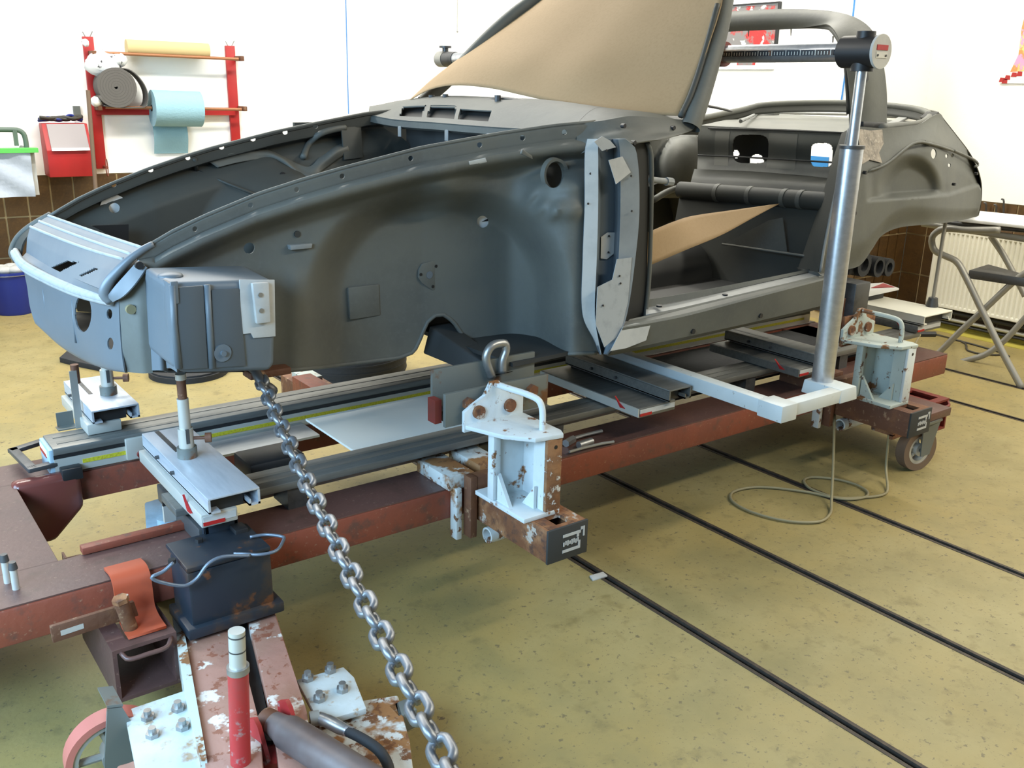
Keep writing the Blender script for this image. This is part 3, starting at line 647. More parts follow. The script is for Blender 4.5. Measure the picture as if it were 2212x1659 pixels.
b = MB(); b.cyl((PX, PY, zc_-.006), (PX, PY, zc_+.005), .0415, 32); b.build('pole_collar', 'dsteel', ar)
b = MB(); b.cyl((PX, PY, zc_), (PX, PY, ZJ-.03), .0175, 28); b.build('upper_pole', 'alu', ar)
yf = AXX(962, 137, PX).y; zf = ZJ-.0
b = MB(); b.cyl((PX, PY-.055, ZJ), (PX, PY+.075, ZJ), .050, 32); b.cyl((PX, PY, ZJ-.06), (PX, PY, ZJ+.03), .036, 24); jt = b.build('joint_housing', 'black', ar)
b = MB(); b.cyl((PX, PY, ZJ+.03), (PX, PY, ZJ+.062), .030, 14); b.build('top_knob', 'black', jt)
b = MB(); b.cyl((PX, PY-.055, ZJ), (PX, PY-.064, ZJ), .053, 32); dk = b.build('white_disc', 'masking', jt)
b = MB(); b.box((PX-.030, PY-.066, ZJ+.004), (PX+.030, PY-.064, ZJ+.020)); b.build('red_name_strip', 'red', dk)
b = MB(); b.box((PX-.030, PY-.0655, ZJ-.020), (PX+.030, PY-.064, ZJ-.002)); b.build('grey_plate', 'alu_w', dk)
for dx in (-.022, .022):
    b = MB(); b.cyl((PX+dx, PY-.068, ZJ-.012), (PX+dx, PY-.0655, ZJ-.012), .0035, 8); b.build('rivet', 'dsteel', dk)
b = MB(); b.cyl((PX, PY+.06, ZJ), (PX, yf, zf), .0305, 28); bmn = b.build('cross_beam', 'alu', ar)
b = MB(); b.box((PX-.034, PY+.09, ZJ-.010), (PX-.0295, 3.35, ZJ+.008)); sc_ = b.build('scale_strip', 'navy', bmn)
me_t = None
for k in range(58):
    y = PY+.10+.012*k; b = MB(); b.box((PX-.0346, y, ZJ-.008 if k % 5 else ZJ-.010), (PX-.0339, y+.0035, ZJ+.003 if k % 5 else ZJ+.007)); b.build('tick_mark', 'alu_w', sc_)
yr = AXX(1558, 120, PX).y
b = MB(); b.hollow((PX, yr-.02, ZJ), (PX, yr+.09, ZJ), .044, .0306, 24); b.build('red_slider', 'darkred', ar)
b = MB(); b.cyl((PX, yf-.01, zf), (PX, yf+.05, zf), .040, 24); b.ball((PX, yf+.05, zf), (.04, .02, .04), 12); b.build('end_cap', 'tube_grey', ar, smooth=50)
b = MB(); b.cyl((PX, yf-.10, zf), (PX, yf-.01, zf), .034, 20, .038); b.build('end_cone', 'dsteel', ar)
b = MB(); b.tube([(PX, yf, zf+.03), (PX, yf, zf+.055), (PX, yf, zf+.0551), (PX, yf, zf+.065)], [.016, .016, .032, .032], 14); b.build('end_knob', 'dsteel', ar)

MT['rust2'] = mat('brown_rust_plate', (.27, .13, .055), .75, layers=((12, .45, .6, (.16, .075, .035)), (24, .58, .62, (.62, .62, .58))), bump=.25, bscale=60)
# ------------------------------------------------------------------ sill clamps: arm, stand, jaw
def stand(x, lab_arm, lab_stand, second):
    ax_, bx_ = x+.045, x+.19                    # arm from beam outward
    t = thing('bench_arm', lab_arm, 'support arm', (x+.12, 2.0, ZB), group='outrigger arms')
    tk = .012; m = 'rustbrown'
    b = MB(); b.box((ax_, 1.83, ZB), (ax_+tk, 2.40, ZT), .002); b.box((bx_-tk, 1.83, ZB), (bx_, 2.40, ZT), .002); b.box((ax_+tk+.0005, 1.831, ZB+.0005), (bx_-tk-.0005, 2.399, ZB+tk))
    b.box((ax_+tk+.0005, 1.831, ZT-tk), (ax_+.048, 2.38, ZT-.0003)); b.box((bx_-.045, 1.831, ZT-tk), (bx_-tk-.0005, 2.38, ZT-.0003)); b.box((ax_+.0485, 1.8305, ZT-tk-.0005), (bx_-.0455, 1.85, ZT-.0005)); b.box((ax_+.0485, 1.905, ZT-tk-.0005), (bx_-.0455, 2.2, ZT-.0005))
    b.build('channel_arm', 'rust' if not second else m, t)
    b = MB(); b.box((ax_-.001, 1.824, ZB-.002), (bx_+.001, 1.832, ZT+.001), .001); ep = b.build('end_plate', 'innerdark', t)
    # bracket-shaped emblem with small lettering
    lg = []; y = 1.8235
    def lbox(a0, a1, c0, c1, nm='emblem_bar'):
        b = MB(); b.box((ax_+a0, y-.0012, ZB+c0), (ax_+a1, y, ZB+c1)); b.build(nm, 'masking', ep)
    lbox(.052, .118, .068, .077); lbox(.052, .118, .020, .029); lbox(.110, .118, .029, .045); lbox(.104, .112, .058, .068); lbox(.118, .133, .077, .086); lbox(.127, .133, .055, .077)
    for k in range(8): lbox(.054+.0075*k, .059+.0075*k, .040+(.003 if k % 2 else 0), .056-(.003 if k % 3 == 0 else 0), 'emblem_letter')
    # clamp round the beam
    b = MB(); b.box((x-.035, 2.21, ZT), (x+.06, 2.40, ZT+.045), .003); b.box((x+.10, 2.24, ZT), (x+.19, 2.42, ZT+.045), .003); b.build('clamp_top', 'rustheavy' if not second else 'rustbrown', t)
    b = MB(); b.box((x-.02, 2.19, ZB-.06), (x+.0, 2.226, ZT+.01), .002); b.build('clamp_plate', 'rustheavy', t)
    b = MB(); b.box((x+.036, 2.16, ZT+.0), (x+.258, 2.20, ZT+.05), .003); b.build('clamp_strap', 'rustbrown', t)
    b = MB(); b.box((x+.01, 2.158, ZB-.05), (x+.035, 2.198, ZT+.052), .003); b.build('clamp_post', 'rustbrown', t)
    b = MB(); b.box((x+.26, 2.158, ZT-.03), (x+.30, 2.21, ZT+.06), .003); b.build('clamp_post', 'rustbrown', t)
    b = MB(); b.hollow((x+.06, 2.14, ZB-.045), (x+.30, 2.14, ZB-.045), .026, .020, 20); b.build('lower_tube', 'rustheavy', t)
    b = MB(); b.box((x+.15, 1.95, ZB-.055), (x+.165, 2.05, ZB)); b.box((x+.15, 1.95, ZB-.07), (x+.24, 1.965, ZB-.05)); b.box((x+.15, 1.95, ZB-.03), (x+.24, 1.965, ZB-.015)); b.cyl((x+.20, 1.99, ZB-.08), (x+.20, 1.99, ZB), .011, 10); b.build('lower_hook', 'rust', t)
    # stand on the arm
    s = thing('clamp_stand', lab_stand, 'stand', (x+.10, 2.0, ZT), group='white clamp stands')
    m = 'rustwhite' if not second else 'whitepaint'
    b = MB(); b.prism([(x+.02, 1.905, ZT), (x+.15, 1.905, ZT), (x+.15, 2.15, ZT), (x+.02, 2.15, ZT)], (0, 0, .014), .002); b.build('base_plate', m, s)
    b = MB(); b.box((x+.098, 1.906, ZT+.014), (x+.152, 1.918, .605), .002); b.build('front_web', 'rust2' if not second else 'rustwhite', s)
    b = MB(); b.box((x+.098, 1.918, ZT+.014), (x+.108, 1.968, .605)); b.build('front_flange', m, s)
    b = MB(); b.cyl((x+.128, 1.9065, .58), (x+.128, 1.905, .58), .006, 10); b.build('web_hole', 'black', s)
    b = MB(); b.box((x+.142, 1.918, ZT+.014), (x+.152, 2.09, .605)); b.build('side_web', m, s)
    b = MB(); b.box((x+.018, 2.055, ZT+.014), (x+.045, 2.085, .605), .004); b.build('rear_column', m, s)
    b = MB(); b.box((x+.045, 2.072, ZT+.014), (x+.142, 2.084, .605)); b.build('rear_web', m, s)
    b = MB(); b.prism([(x+.03, 2.05, ZT+.014), (x+.03, 1.99, ZT+.014), (x+.03, 2.05, ZT+.10)], (.012, 0, 0)); b.prism([(x+.085, 1.945, ZT+.014), (x+.085, 2.0, ZT+.014), (x+.085, 1.945, ZT+.085)], (.010, 0, 0)); b.build('gusset', m, s)
    zt = .605
    b = MB(); b.prism([(x-.045, 2.11, zt), (x+.0, 1.985, zt), (x+.06, 1.915, zt), (x+.15, 1.90, zt), (x+.165, 1.93, zt), (x+.165, 2.11, zt)], (0, 0, .013), .002); b.build('top_plate', m, s)
    zz = zt+.013
    b = MB(); b.prism([(x-.048, 2.11, zt-.01), (x+.165, 2.11, zt-.01), (x+.165, 2.11, zz+.05), (x+.10, 2.11, zz+.075), (x+.075, 2.11, zz+.115), (x+.045, 2.11, zz+.115), (x+.025, 2.11, zz+.075), (x-.02, 2.11, zz+.055), (x-.048, 2.11, zz+.04)], (0, .013, 0), .002); bp_ = b.build('back_plate', m, s)
    for dx in (.0, .112):
        b = MB(); b.cyl((x+dx, 2.11, zz+.033), (x+dx, 2.100, zz+.033), .020, 16); b.build('bolt_head', 'rust', bp_)
    b = MB(); b.tube(cr([(x+.06, 2.108, zz+.108), (x+.075, 2.07, zz+.103), (x+.10, 2.01, zz+.096), (x+.115, 1.975, zz+.085), (x+.12, 1.963, zz+.06), (x+.12, 1.960, zz+.0)], 26), .0095, 12); b.build('handle', m, s, smooth=60)
    return t, s
stand(1.47, 'rusty outrigger arm with a black end plate and white emblem near the centre', 'white rust-streaked clamp stand with handle nearest the camera', False)
stand(3.285, 'brown outrigger arm with emblem end plate in front of the rear caster', 'pale clamp stand with handle behind the tall pole base', True)
# jaws
def jaw(x0, x1, y, z0, z1, lab, m='greybox'):
    t = thing('sill_jaw', lab, 'clamp jaw', ((x0+x1)/2, y, z0), group='sill clamp jaws')
    b = MB(); b.box((x0, y, z0), (x1, y+.014, z1), .002); fp_ = b.build('front_plate', m, t)
    b = MB(); b.box((x0, y+.07, z0+.02), (x1+.0, y+.082, z1+.055), .002); b.build('rear_plate', m, t)
    b = MB(); b.box((x0+.01, y+.014, z0+.01), (x1-.01, y+.07, z0+.04)); b.build('spacer', 'dsteel', t)
    for f in (.2, .82):
        b = MB(); b.cyl((x0+(x1-x0)*f, y, z0+(z1-z0)*.62), (x0+(x1-x0)*f, y-.016, z0+(z1-z0)*.62), .019, 6); b.build('jaw_bolt', 'rust', t)
    b = MB(); b.box((x0-.022, y+.02, z0+.01), (x0, y+.06, z1-.02)); b.build('side_lug', 'darkred', t)
    return t
p0, p1 = AY(962, 925, 2.14), AY(1185, 808, 2.14)
jaw(p0.x, p1.x, 2.14, p0.z, p1.z, 'grey steel sill jaw with rusty bolts behind the nearest white stand')
p0, p1 = AY(1818, 750, 2.14), AY(1893, 672, 2.14)
jaw(p0.x, p1.x, 2.14, p0.z, p1.z, 'rusty sill jaw behind the pale stand and pole', 'rust')
c0 = AY(1828, 675, 2.2); c1 = AY(1868, 606, 2.2)
b = MB(); b.hexa([(c0.x, 2.17, c0.z-.08), (c1.x, 2.17, c0.z-.08), (c1.x, 2.29, c0.z-.08), (c0.x, 2.29, c0.z-.08), (c0.x, 2.17, c1.z), (c1.x, 2.17, c1.z), (c1.x, 2.29, c1.z), (c0.x, 2.29, c1.z)], .004)
jt2 = b.build('jack_pad', 'dsteel'); tag(jt2, 'dark grey square support tube under the rear quarter panel', 'support tube')
# steel shackle lying over the front jaw
sh = thing('lifting_shackle', 'bare steel lifting shackle standing on the grey sill jaw', 'shackle', AY(1070, 790, 2.2))
P = [AY(x, y, 2.20) for x, y in ((1062, 815), (1050, 772), (1062, 748), (1090, 742), (1093, 756), (1086, 778), (1085, 805))]
b = MB(); b.tube(cr(P, 30), .013, 12); b.build('bow', 'steel', sh, smooth=True)
b = MB(); b.box(AY(1052, 812, 2.21), AY(1088, 795, 2.26), .003); b.build('tongue', 'steel', sh)
# loose tools on the near beam
t = thing('hand_tool', 'small steel spanner lying on the near beam', 'tool', AZ(1270, 945, ZT+.01))
P = [AZ(x, y, ZT+.012) for x, y in ((1228, 950), (1262, 940), (1300, 931))]; b = MB(); b.tube(P, [.008, .006, .007], 8); b.build('shaft', 'steel', t)
b = MB(); b.cyl(AZ(1222, 958, ZT+.012), AZ(1238, 948, ZT+.012), .014, 6); b.build('spanner_head', 'steel', t)
t = thing('hand_tool', 'short lever tool with a bright cap lying on the near beam', 'tool', AZ(1275, 965, ZT+.01))
b = MB(); b.cyl(AZ(1250, 962, ZT+.014), AZ(1278, 953, ZT+.014), .013, 12); b.build('bright_cap', 'steel', t)
P = [AZ(x, y, ZT+.012) for x, y in ((1230, 976), (1258, 968), (1300, 958), (1326, 954))]; b = MB(); b.tube(P, .005, 8); b.build('lever', 'tube_grey', t)
# ================================================================== pulling unit in the foreground
Z0 = .0
tw = thing('pulling_unit', 'rusty red pulling unit with two slotted bars on casters in the foreground', 'pulling unit', (.60, 1.75, 0))
def bar(px, zt, th, name, m):
    P = [AZ(x, y, zt) for x, y in px]; b = MB(); b.prism(P, (0, 0, -th), .004); return b.build(name, m, tw)
MT['barred'] = mat('worn_pink_brown_paint', (.30, .15, .11), .55, layers=((5, .45, .7, (.24, .13, .085)), (10, .56, .60, (.55, .50, .45)), (26, .58, .62, (.20, .07, .04))), bump=.2, bscale=40)
bar([(393, 1345), (497, 1305), (560, 1560), (575, 1720), (470, 1740), (440, 1640)], .22, .10, 'slotted_bar', 'barred')
bar([(532, 1325), (585, 1290), (662, 1535), (690, 1700), (610, 1720), (590, 1560)], .22, .10, 'slotted_bar', 'barred')
b = MB(); P = [AZ(x, y, .19) for x, y in ((497, 1320), (532, 1320), (590, 1600), (560, 1600))]; b.prism(P, (0, 0, -.05)); b.build('slot_web', 'innerdark', tw)
# white painted edge rib left of the bars
P = [AZ(x, y, .23) for x, y in ((372, 1330), (395, 1345), (447, 1640), (433, 1640), (400, 1500))]
b = MB(); b.prism(P, (0, 0, -.09)); b.build('edge_rib', 'whitepaint', tw)
def plate(px, zt, nm, bolts):
    P = [AZ(x, y, zt) for x, y in px]; b = MB(); b.prism(P, (0, 0, -.016), .003); pl = b.build(nm, 'rustwhite2', tw)
    for (x, y) in bolts:
        c = AZ(x, y, zt); b = MB(); b.cyl(c, c+Vector((0, 0, .010)), .015, 6); b.cyl(c+Vector((0, 0, .010)), c+Vector((0, 0, .022)), .0085, 10); b.build('plate_bolt', 'steel', pl)
MT['rustwhite2'] = mat('worn_white_plate', (.46, .50, .50), .6, layers=((5, .42, .7, (.36, .38, .36)), (7, .58, .64, (.30, .19, .10)), (30, .58, .66, (.34, .25, .16))), bump=.15, bscale=40)
plate([(268, 1535), (425, 1482), (452, 1600), (470, 1660), (300, 1690), (285, 1620)], .20, 'caster_plate', [(320, 1552), (385, 1533), (330, 1590), (395, 1573)])
plate([(640, 1468), (742, 1440), (765, 1462), (792, 1530), (690, 1560)], .20, 'caster_plate', [(665, 1468), (714, 1450), (740, 1492), (690, 1512)])
# rusty lower body with bright patches
P = [AZ(x, y, .17) for x, y in ((660, 1560), (780, 1512), (860, 1500), (885, 1600), (900, 1720), (620, 1750), (600, 1650))]
b = MB(); b.prism(P, (0, 0, -.10), .006); b.build('base_body', 'rustheavy', tw)
P = [AZ(x, y, .185) for x, y in ((250, 1650), (300, 1640), (470, 1600), (560, 1590), (560, 1760), (240, 1760))]
b = MB(); b.prism(P, (0, 0, -.06), .01); b.build('base_tube', 'barred', tw)
b = MB(); a = AZ(868, 1548, .15); b.box(a+Vector((-.02, -.02, -.03)), a+Vector((.03, .03, .02)), .003); b.build('side_lug', 'greybox', tw)
# caster on the left
cc = AZ(238, 1540, .21); cc.z = .105; wn = Vector((-.10, -.995, 0)).normalized()
cs = thing('swivel_caster', 'large caster with pink tyre beside the pulling unit', 'caster', Vector((cc.x, cc.y, 0)))
b = MB(); b.hollow(cc-wn*.024, cc+wn*.024, .105, .090, 40); b.build('tyre', 'pink', cs)
b = MB(); b.hollow(cc-wn*.020, cc+wn*.020, .091, .078, 36); b.hollow(cc-wn*.024, cc+wn*.024, .03, .012, 20)
ux = wn.cross(Vector((0, 0, 1))).normalized()
for k in range(5):
    a = 2*math.pi*k/5; d = ux*math.cos(a)+Vector((0, 0, 1))*math.sin(a); b.tube([cc+d*.026, cc+d*.075], .009, 8)
b.build('wheel_hub', 'tube_grey', cs)
b = MB()
for o_ in (-.040, .034):
    P = [AY(x, y, cc.y+o_) for x, y in ((232, 1532), (264, 1528), (284, 1560), (296, 1720), (232, 1720), (226, 1650))]; b.prism(P, (0, .006, 0))
P = [AY(232, 1530, cc.y-.04), AY(266, 1526, cc.y-.04)]; b.prism([P[0], P[1], P[1]+Vector((0, .08, 0)), P[0]+Vector((0, .08, 0))], (0, 0, .006))
b.build('fork', 'greybox', cs)
# red upright tube with steel ram end
q = AZ(518, 1700, .16); a = Vector((q.x, q.y, .08)); 
def on_axis(px, py, base): return AY(px, py, base.y)
zt_ = AY(514, 1440, a.y).z; ze_ = AY(511, 1362, a.y).z
rt = thing('ram_tube', 'upright dark red tube with a bare steel ram end in the foreground', 'tube', a)
top = Vector((AY(514, 1440, a.y).x, a.y, zt_)); end = Vector((AY(511, 1362, a.y).x, a.y, ze_))
b = MB(); b.cyl(a, top, .0205, 28); b.build('red_tube', 'redtube', rt) if False else None
MT['redtube'] = mat('scuffed_red_tube', (.40, .030, .030), .42, layers=((7, .5, .68, (.27, .05, .045)), (22, .58, .66, (.30, .22, .20))))
b.build('red_tube', 'redtube', rt)
b = MB(); b.hollow(top-Vector((0, 0, .012)), top+Vector((0, 0, .002)), .0222, .015, 28); b.build('tube_collar', 'steel', rt)
d = (end-top); b = MB(); b.cyl(top, end, .0165, 24); rn = b.build('ram', 'alu_w', rt)
for f in (.45, .85): b = MB(); b.hollow(top+d*f, top+d*(f+.04), .0168, .014, 24); b.build('ram_groove', 'dsteel', rn)
# hydraulic cylinder lying toward the lower right, in a red yoke
h0 = AZ(592, 1563, .235); h1 = AZ(905, 1760, .255)
hc = thing('hydraulic_cylinder', 'dull brown hydraulic cylinder lying in a red yoke at the bottom edge', 'hydraulic cylinder', h0)
dv = (h1-h0).normalized()
b = MB(); b.tube([h0, h0+dv*.03, h0+dv*.05, h1], [.026, .030, .037, .037], 30); b.build('cylinder', 'hydraulic', hc)
b = MB(); b.tube([h0-dv*.03, h0], [.024, .026], 24); b.build('ball_end', 'rustbrown', hc)
b = MB(); sd = Vector((-dv.y, dv.x, 0))
for s in (-1, 1):
    c = h0+sd*s*.036-dv*.005; b.prism([c+Vector((0, 0, -.09))-dv*.03, c+Vector((0, 0, -.09))+dv*.05, c+Vector((0, 0, .02))+dv*.012, c+Vector((0, 0, .035)), c+Vector((0, 0, .02))-dv*.03], sd*s*.010)
b.build('yoke', 'redtube', hc)
b = MB(); b.cyl(h0-Vector((0, 0, .10)), h0-Vector((0, 0, .055)), .06, 24); b.build('yoke_base', 'redtube', hc)
# hose with fittings
ho = thing('hydraulic_hose', 'black hydraulic hose with steel couplings above the cylinder', 'hose', AZ(740, 1600, .2))
P = [AZ(x, y, z) for x, y, z in ((690, 1550, .21), (712, 1560, .215), (736, 1573, .22), (748, 1578, .22))]
b = MB(); b.tube(P, [.013, .015, .014, .012], 14); b.build('coupling', 'steel', ho)
b = MB(); b.cyl(P[0]-Vector((.02, -.006, 0)), P[0], .017, 14); b.build('coupling_nut', 'tube_grey', ho)
b = MB(); b.cyl(P[3], P[3].lerp(P[2], -1.2), .0125, 12); b.build('bright_ferrule', 'alu', ho)
P2 = [AZ(x, y, z) for x, y, z in ((748, 1578, .22), (790, 1600, .225), (822, 1625, .22), (840, 1660, .2), (842, 1720, .18))]
b = MB(); b.tube(cr(P2, 24), .0115, 12); b.build('rubber_hose', 'rubber', ho, smooth=True)

# ------------------------------------------------------------------ navy clamp block with wire handles
MT['dsteel2'] = mat('blue_grey_wire', (.14, .17, .21), .4, .4)
bl = thing('clamp_block', 'dark navy steel clamp block with bent wire handles on the near beam', 'clamp', (.70, 2.13, .25))
c8 = [(.585, 2.065, .235), (.83, 2.065, .235), (.83, 2.25, .235), (.585, 2.25, .235), (.60, 2.09, .40), (.82, 2.09, .40), (.82, 2.26, .40), (.60, 2.26, .40)]
b = MB(); b.hexa([(.60, 2.085, .25), (.815, 2.085, .25), (.815, 2.226, .25), (.60, 2.226, .25), (.60, 2.09, .405), (.815, 2.09, .405), (.815, 2.226, .405), (.60, 2.226, .405)], .008); b.build('block', 'navy', bl)
b = MB(); b.box((.585, 2.07, .232), (.835, 2.226, .262), .005); b.build('foot_flange', 'navy', bl)
b = MB(); b.box((.60, 2.09, .405), (.815, 2.255, .418), .004); b.build('top_plate', 'navy', bl)
for px, py in ((372, 1215), (430, 1170), (345, 1255)):
    c = AZ(px, py, .419) if py < 1250 else None
    if c: b = MB(); b.cyl((c.x, c.y, .418), (c.x, c.y, .428), .010, 6); b.build('block_bolt', 'black', bl)
P = [AY(x, y, 2.06) for x, y in ((375, 1215), (352, 1235), (328, 1247), (345, 1257), (400, 1265), (425, 1250), (450, 1218), (480, 1203), (540, 1200))]
b = MB(); b.tube(cr(P, 50), .0045, 10); b.build('wire_handle', 'dsteel2', bl, smooth=True)
P = [AZ(x, y, .425) for x, y in ((540, 1160), (575, 1155), (612, 1160), (612, 1168), (596, 1190), (560, 1198), (520, 1196), (505, 1196))]
b = MB(); b.tube(cr(P, 40), .0042, 10); b.build('wire_handle', 'dsteel2', bl, smooth=True)
# dark bar under the front slide and the upright channel behind the block
q0, q1 = AZ(338, 1045, .425), AZ(490, 1140, .425); b = MB(); b.box((q0.x-.0, q1.y+.03, .372), (q0.x+.035, q0.y, .425), .003); bb = b.build('support_bar', 'dsteel'); tag(bb, 'dark drilled steel bar under the bright front slide', 'bar')
ch = thing('block_channel', 'blue-grey upright channel behind the navy clamp block', 'channel', (.75, 2.27, .37))
b = MB(); b.box((.70, 2.245, .37), (.712, 2.31, .452), .002); b.box((.70, 2.245, .37), (.79, 2.255, .44), .002); b.box((.778, 2.245, .37), (.79, 2.31, .44), .002); b.build('channel_walls', 'navy', ch)
b = MB(); b.box((.765, 2.20, .37), (.80, 2.245, .43), .003); b.build('dark_lug', 'black', ch)
# pale blue jack seen between the beams
t = thing('floor_jack', 'pale blue jack body seen through the bench frame on the floor', 'jack', AZ(370, 1140, .05))
P = [AZ(x, y, .20) for x, y in ((312, 1085), (345, 1075), (420, 1110), (430, 1150), (318, 1180))]
b = MB(); b.prism(P, (0, 0, -.20), .006); b.build('body', 'pale_blue', t)
b = MB(); c = AZ(360, 1120, .22); b.cyl((c.x, c.y, .2), (c.x, c.y, .225), .03, 16); b.build('saddle', 'pale_blue', t)

# ------------------------------------------------------------------ chain, every link a part
ca = AZ(566, 826, .765); cb_ = CAM + ray(1010, 1730)*1.18
cn = thing('pull_chain', 'dull zinc steel chain running from the car nose down to the lower right', 'chain', ca)
def link_mesh(L=.066, Wd=.045, r=.0074):
    b = MB(); pts = []; rr = Wd/2-r; hl = L/2-r-rr
    for i in range(9): a = -math.pi/2+math.pi*i/8; pts.append((hl+rr*math.cos(a), rr*math.sin(a), 0))
    for i in range(9): a = math.pi/2+math.pi*i/8; pts.append((-hl+rr*math.cos(a), rr*math.sin(a), 0))
    b.tube(pts, r, 8, closed=True); return b.mesh('link', 'chain', (0, 0, 0), True)
lm = link_mesh(); dc = (cb_-ca); Lc = dc.length; pitch = .0505; n = int(Lc/pitch)
for i in range(n+1):
    s = i*pitch/Lc; sag = -.05*4*s*(1-s)*.5
    p = ca+dc*s+Vector((0, 0, sag)); s2 = (i+.5)*pitch/Lc
    p2 = ca+dc*s2+Vector((0, 0, -.05*4*s2*(1-s2)*.5)); tdir = (p2-p).normalized()
    up = Vector((0, 0, 1)); sd = up.cross(tdir).normalized(); up = tdir.cross(sd)
    M3 = Matrix((tdir, sd, up)).transposed()
    M4 = M3.to_4x4() @ Matrix.Rotation(R_(38 + (90 if i % 2 else 0)), 4, 'X'); M4.translation = p - ORG[cn.name]
    inst('link', lm, cn, M4)
# chain hook at the nose
hk = thing('chain_hook', 'dark rusty hook and plate holding the chain under the nose', 'hook', ca)
b = MB(); b.tube(cr([ca+Vector((-.03, .10, .06)), ca+Vector((-.005, .05, .03)), ca+Vector((0, .0, .0)), ca+Vector((.02, -.02, -.02)), ca+Vector((.03, .01, -.03))], 20), .014, 10); b.build('hook', 'dsteel', hk, smooth=True)
b = MB(); b.box(ca+Vector((-.02, .03, .0)), ca+Vector((.10, .09, .02)), .003); b.build('plate', 'rustbrown', hk)

# ------------------------------------------------------------------ rear caster
cc = Vector((3.70, 1.985, .095)); wn = Vector((-.20, -.98, 0)).normalized(); ux = wn.cross(Vector((0, 0, 1))).normalized()
cs = thing('swivel_caster', 'worn brown caster under the far end of the bench', 'caster', Vector((cc.x, cc.y, 0)))
b = MB(); b.hollow(cc-wn*.024, cc+wn*.024, .095, .065, 36); b.build('tyre', 'wood', cs)
b = MB(); b.hollow(cc-wn*.020, cc+wn*.020, .066, .05, 32); b.hollow(cc-wn*.026, cc+wn*.026, .028, .01, 20)
for k in range(5):
    a = 2*math.pi*k/5+.3; d = ux*math.cos(a)+Vector((0, 0, 1))*math.sin(a); b.tube([cc+d*.026, cc+d*.056], .009, 8)
b.build('wheel_hub', 'alu_w', cs)
b = MB()
for s in (.042, -.048):
    e = wn*s; b.prism([cc+e+ux*.02+Vector((0, 0, -.02)), cc+e-ux*.03+Vector((0, 0, -.015)), cc+e-ux*.065+Vector((0, 0, .13)), cc+e+ux*.03+Vector((0, 0, .13))], wn*.006)
b.box(cc+Vector((-.07, -.06, .13)), cc+Vector((.07, .08, .14)))
b.build('fork', 'greybox', cs)
b = MB(); b.box((3.60, 1.93, .235), (3.84, 2.24, .272), .004); b.build('mounting_plate', 'redbrown', cs)
# far-side outrigger arms
for i, x in enumerate((1.50, 3.2)):
    t = thing('bench_arm', ('rusty outrigger arm on the far side behind the chain', 'rusty outrigger arm on the far side hidden under the sill')[i], 'support arm', (x+.07, 3.4, ZB), group='outrigger arms')
    b = MB(); b.box((x, 3.165, ZB), (x+.13, 3.62, ZT), .004); b.build('channel_arm', 'rustbrown', t)
    b = MB(); b.box((x-.06, 3.14, ZT), (x+.02, 3.36, ZT+.07), .003); b.build('clamp_top', 'redpaint', t)
    b = MB(); b.box((x+.02, 3.42, ZT), (x+.10, 3.55, ZT+.03), .003); b.build('white_pad', 'whitepaint', t)

# ------------------------------------------------------------------ things on the floor beyond the bench
def tyre(c, R, w, lab, ri=None):
    c = Vector(c); t = thing('tyre', lab, 'tyre', c, group='tyres lying beyond the bench'); ri = ri or R*.60; n = 48
    prof = [(ri, .02), (ri+.02, .0), (R-.03, .0), (R-.008, .025), (R, .05), (R, w-.05), (R-.008, w-.025), (R-.03, w), (ri+.02, w), (ri, w-.02), (ri, .02)]
    G = [[c+Vector((r*math.cos(2*math.pi*k/n), r*math.sin(2*math.pi*k/n), z)) for k in range(n+1)] for r, z in prof]
    b = MB(); b.grid(G); b.build('carcass', 'rubber', t, smooth=40)
    for zf in (.30, .5, .70):
        b = MB(); b.hollow(c+Vector((0, 0, w*zf-.005)), c+Vector((0, 0, w*zf+.005)), R+.0025, R-.004, 48); b.build('tread_rib', 'rubber', t)
tc_ = AZ(778, 785, .1); 
tyre((tc_.x, tc_.y+.12, 0), .31, .19, 'black car tyre lying on the floor beyond the far rail')
t0 = AZ(408, 806, 0); dk2 = thing('rubber_mat_disc', 'flat black disc lying on the floor under the nose', 'disc', t0)
b = MB(); b.cyl(t0, t0+Vector((0, 0, .03)), .21, 36); b.build('disc', 'rubber', dk2)
b = MB(); b.hollow(t0+Vector((0, 0, .03)), t0+Vector((0, 0, .04)), .20, .15, 36); b.build('rim', 'rubber', dk2)
P = [AZ(x, y, .03) for x, y in ((128, 772), (146, 756), (222, 766), (218, 792), (160, 780))]
b = MB(); b.prism(P, (0, 0, -.03), .003); tag(b.build('rubber_wedge', 'rubber'), 'flat black rubber wedge lying on the floor left of the nose', 'wedge')
# small litter on the floor by the first channel
c = AZ(1290, 1247, 0); b = MB(); b.prism([c+Vector((-.03, -.012, 0)), c+Vector((.03, -.018, 0)), c+Vector((.035, .01, 0)), c+Vector((-.02, .016, 0))], (0, 0, .006), .001)
tag(b.build('paint_chip', 'masking'), 'pale chip of debris beside the nearest floor channel', 'debris')
